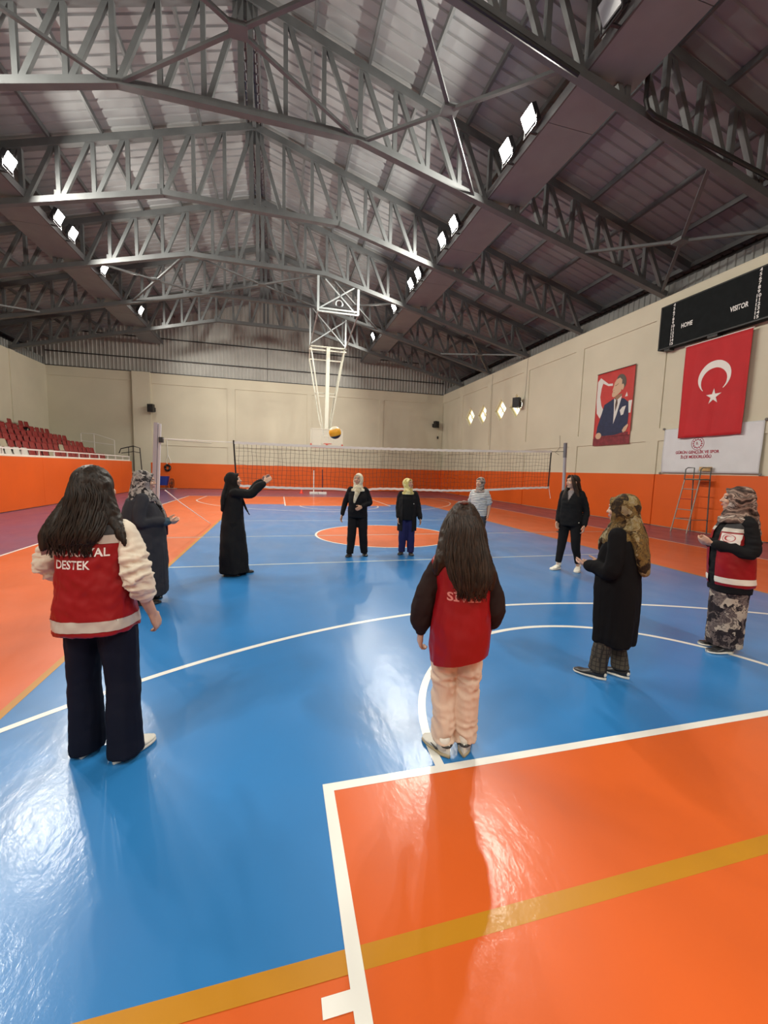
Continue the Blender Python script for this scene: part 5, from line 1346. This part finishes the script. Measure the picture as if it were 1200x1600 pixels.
# --- woman in the long black cardigan and brown headscarf, right
A = {1: ((.15, 0, 1.27), (.215, -.02, 1.00), (.16, .215, .965), (-.7, 0, .6), .55), -1: ((-.15, 0, 1.27), (-.215, .0, 1.00), (-.06, .245, .975), (.3, -.3, .8), .5)}
L = {1: ((.085, 0, .84), (.09, .02, .46), (.085, -.06, .085)), -1: ((-.085, 0, .84), (-.09, .04, .46), (-.10, .07, .085))}
p = Person('woman in a long black cardigan and olive brown patterned headscarf facing left', (.045, -7.55), 119, 1.535, A, L, head=(-2, -4, 0)).body()
p.trousers(plaid('plaid_trousers', (.075, .062, .045), (.030, .026, .022)), rad=(.085, .068, .066), flare=.072, hem=.075, hips=(.16, .12), folds=((.004, (7, 7, 9)), (.003, (18, 18, 6))))
p.shoes(blk_sh, sole_w, yaw=(4, -4), L=.27, white_toe=white_sh)
p.garment('cardigan', mat('long_cardigan_black', (.0062, .006, .0068), .95, spec=.12), [(.335, .172, .158, 0, .0), (.40, .182, .165, 0, .0), (.60, .186, .172, 0, .0), (.80, .186, .176, 0, .01), (.95, .182, .170, 0, .01), (1.08, .176, .16, 0, .01), (1.18, .172, .142, 0, .005), (1.25, .162, .11, 0, 0), (1.30, .115, .082), (1.345, .07, .065)], std_sleeve(p, (.066, .066, .056), .93), folds=((.010, (12, 12, 2), False, lambda q: np.clip((1.1-q[:, 2])/.7, 0, 1)), (.004, (10, 10, 10))), p=2.6)
p.scarf(blotch('scarf_olive_gold', [(.10, (.020, .012, .006)), (.30, (.085, .050, .018)), (.50, (.17, .105, .030)), (.62, (.060, .038, .018)), (.78, (.20, .145, .055)), (.92, (.24, .20, .12))], 13, .14, 6, fine=.52), drape=(.178, .14, 1.19), back=(.125, .055, .985, -.185), dome=(.094, .118, .116), tails=[([(0, .10, 1.30), (-.01, .155, 1.20), (-.01, .17, 1.12)], [(.06, .04), (.05, .03), (.02, .012)])])

# --- woman in the red vest with the printed skirt, far right
A = {1: ((.15, 0, 1.27), (.215, -.03, 1.035), (.055, .20, 1.06), (-.3, -.4, .6), .7), -1: ((-.15, 0, 1.27), (-.222, .0, 1.02), (-.045, .225, 1.06), (.5, -.2, .6), .8)}
p = Person('woman in red vest with white emblem, printed skirt and patterned headscarf, far right', (1.63, -7.31), 160, 1.615, A, {1: ((.085, 0, .84), (.09, .02, .46), (.085, -.03, .085)), -1: ((-.085, 0, .84), (-.09, .04, .46), (-.085, .02, .085))}, head=(-26, 2, 0), lean=.015).body()
p.shoes(blk_sh, sole_w, yaw=(4, -4), L=.26)
p.garment('skirt', blotch('skirt_print', [(.10, (.016, .012, .014)), (.34, (.030, .022, .024)), (.42, (.16, .12, .11)), (.54, (.045, .032, .034)), (.66, (.22, .17, .15)), (.74, (.05, .036, .036)), (.86, (.42, .35, .28))], 12, .18, 6, fine=.46), [(.06, .150, .145, 0, .0), (.25, .148, .142), (.5, .152, .145), (.75, .165, .15), (.95, .14, .115)], folds=((.007, (18, 18, 1.5)), (.003, (10, 10, 10))))
p.garment('sweater', blackf, [(.60, .172, .160, 0, .0), (.70, .176, .164, 0, .01), (.90, .174, .166, 0, .02), (1.05, .168, .160, 0, .025), (1.18, .166, .142, 0, .02), (1.26, .160, .112, 0, .005), (1.31, .12, .085, 0, .005), (1.35, .08, .07, 0, .01)], std_sleeve(p, (.063, .058, .044), .92), folds=((.005, (9, 9, 14), True),))
vo, vm = p.garment('vest', vestred, [(.665, .188, .174, 0, .0), (.72, .188, .176, 0, .008), (.90, .184, .177, 0, .02), (1.05, .177, .171, 0, .025), (1.18, .174, .153, 0, .018), (1.26, .164, .120, 0, .003), (1.31, .13, .092, 0, .0), (1.34, .085, .072, 0, 0)], folds=((.004, (8, 8, 8)), (.002, (18, 18, 16))), keep=True, p=2.3)
def open_front(me, k_, hw):
    bm = bmesh.new(); bm.from_mesh(me)
    for xx in (-hw*k_, hw*k_): bmesh.ops.bisect_plane(bm, geom=bm.verts[:]+bm.edges[:]+bm.faces[:], plane_co=(xx, 0, 0), plane_no=(1, 0, 0))
    bmesh.ops.delete(bm, geom=[f_ for f_ in bm.faces if abs(f_.calc_center_median().x) < (hw-.0004)*k_ and f_.calc_center_median().y > .0], context='FACES'); bm.to_mesh(me); bm.free()
open_front(vo.data, p.k, .045)
t1 = band_of(vm, .70, .755, .003); open_front(t1, 1, .045); p.put('hem_tape', t1, reflw, vo)
t1 = band_of(vm, 1.19, 1.225, .003); open_front(t1, 1, .045); p.put('chest_tape', t1, reflect, vo); t1 = band_of(vm, 1.225, 1.4, .0035); open_front(t1, 1, .045); p.put('yoke', t1, vestdk, vo)
p.decal('emblem_patch', grid_mesh(.105, .10, 14, 14), mat('patch_white', (.74, .72, .68), .6), vm, (-.118, 1.125), side=1, off=.006, parent=vo)
def crescent_patch():
    mb = MB(); n_ = 24
    for i in range(n_):
        t0, t1 = 2*PI*i/n_, 2*PI*(i+1)/n_
        mb.add([(.034*math.cos(t0), .008+.034*math.sin(t0), 0), (.038*math.cos(t0), .008+.038*math.sin(t0), 0), (.038*math.cos(t1), .008+.038*math.sin(t1), 0), (.034*math.cos(t1), .008+.034*math.sin(t1), 0)], [(0, 1, 2, 3)])
    for i in range(n_):
        t0 = math.radians(40)+math.radians(280)*i/n_; t1 = math.radians(40)+math.radians(280)*(i+1)/n_
        f0 = .010*math.sin(PI*i/n_); f1 = .010*math.sin(PI*(i+1)/n_)
        mb.add([((.022-f0)*math.cos(t0), .008+(.022-f0)*math.sin(t0), 0), (.023*math.cos(t0), .008+.023*math.sin(t0), 0), (.023*math.cos(t1), .008+.023*math.sin(t1), 0), ((.022-f1)*math.cos(t1), .008+(.022-f1)*math.sin(t1), 0)], [(0, 1, 2, 3)])
    mb.add([(-.04, -.04, 0), (.04, -.04, 0), (.04, -.036, 0), (-.04, -.036, 0)], [(0, 1, 2, 3)])
    return mb.mesh('emblem', False)
p.decal('emblem', crescent_patch(), mat('emblem_red', (.45, .03, .04), .6), vm, (-.118, 1.125), side=1, off=.009, parent=vo)
p.put('zip_line', MB().tube([(-.160, .10, .76), (-.158, .105, .92)], .004, 6), blackf, vo)
p.put('wristwatch', MB().tube([Vector(A[-1][2])+(Vector(A[-1][1])-Vector(A[-1][2])).normalized()*.02+Matrix.Rotation(i*PI/6, 3, (Vector(A[-1][1])-Vector(A[-1][2])).normalized()) @ ((Vector(A[-1][1])-Vector(A[-1][2])).normalized().orthogonal().normalized()*.029) for i in range(12)], .008, 6, closed=True), mat('watch_steel', (.6, .6, .6), .25, metal=.9))
p.scarf(printmat('scarf_brown_swirl', [(.28, (.022, .014, .012)), (.40, (.16, .10, .08)), (.48, (.40, .30, .24)), (.54, (.05, .032, .028)), (.62, (.30, .21, .17)), (.70, (.03, .02, .018)), (.78, (.5, .42, .36))], 6.5, 1.8), drape=(.15, .13, 1.27), back=(.115, .05, 1.10, -.165), dome=(.094, .116, .114))
for sc_ in [TMP]: bpy.data.scenes.remove(sc_)
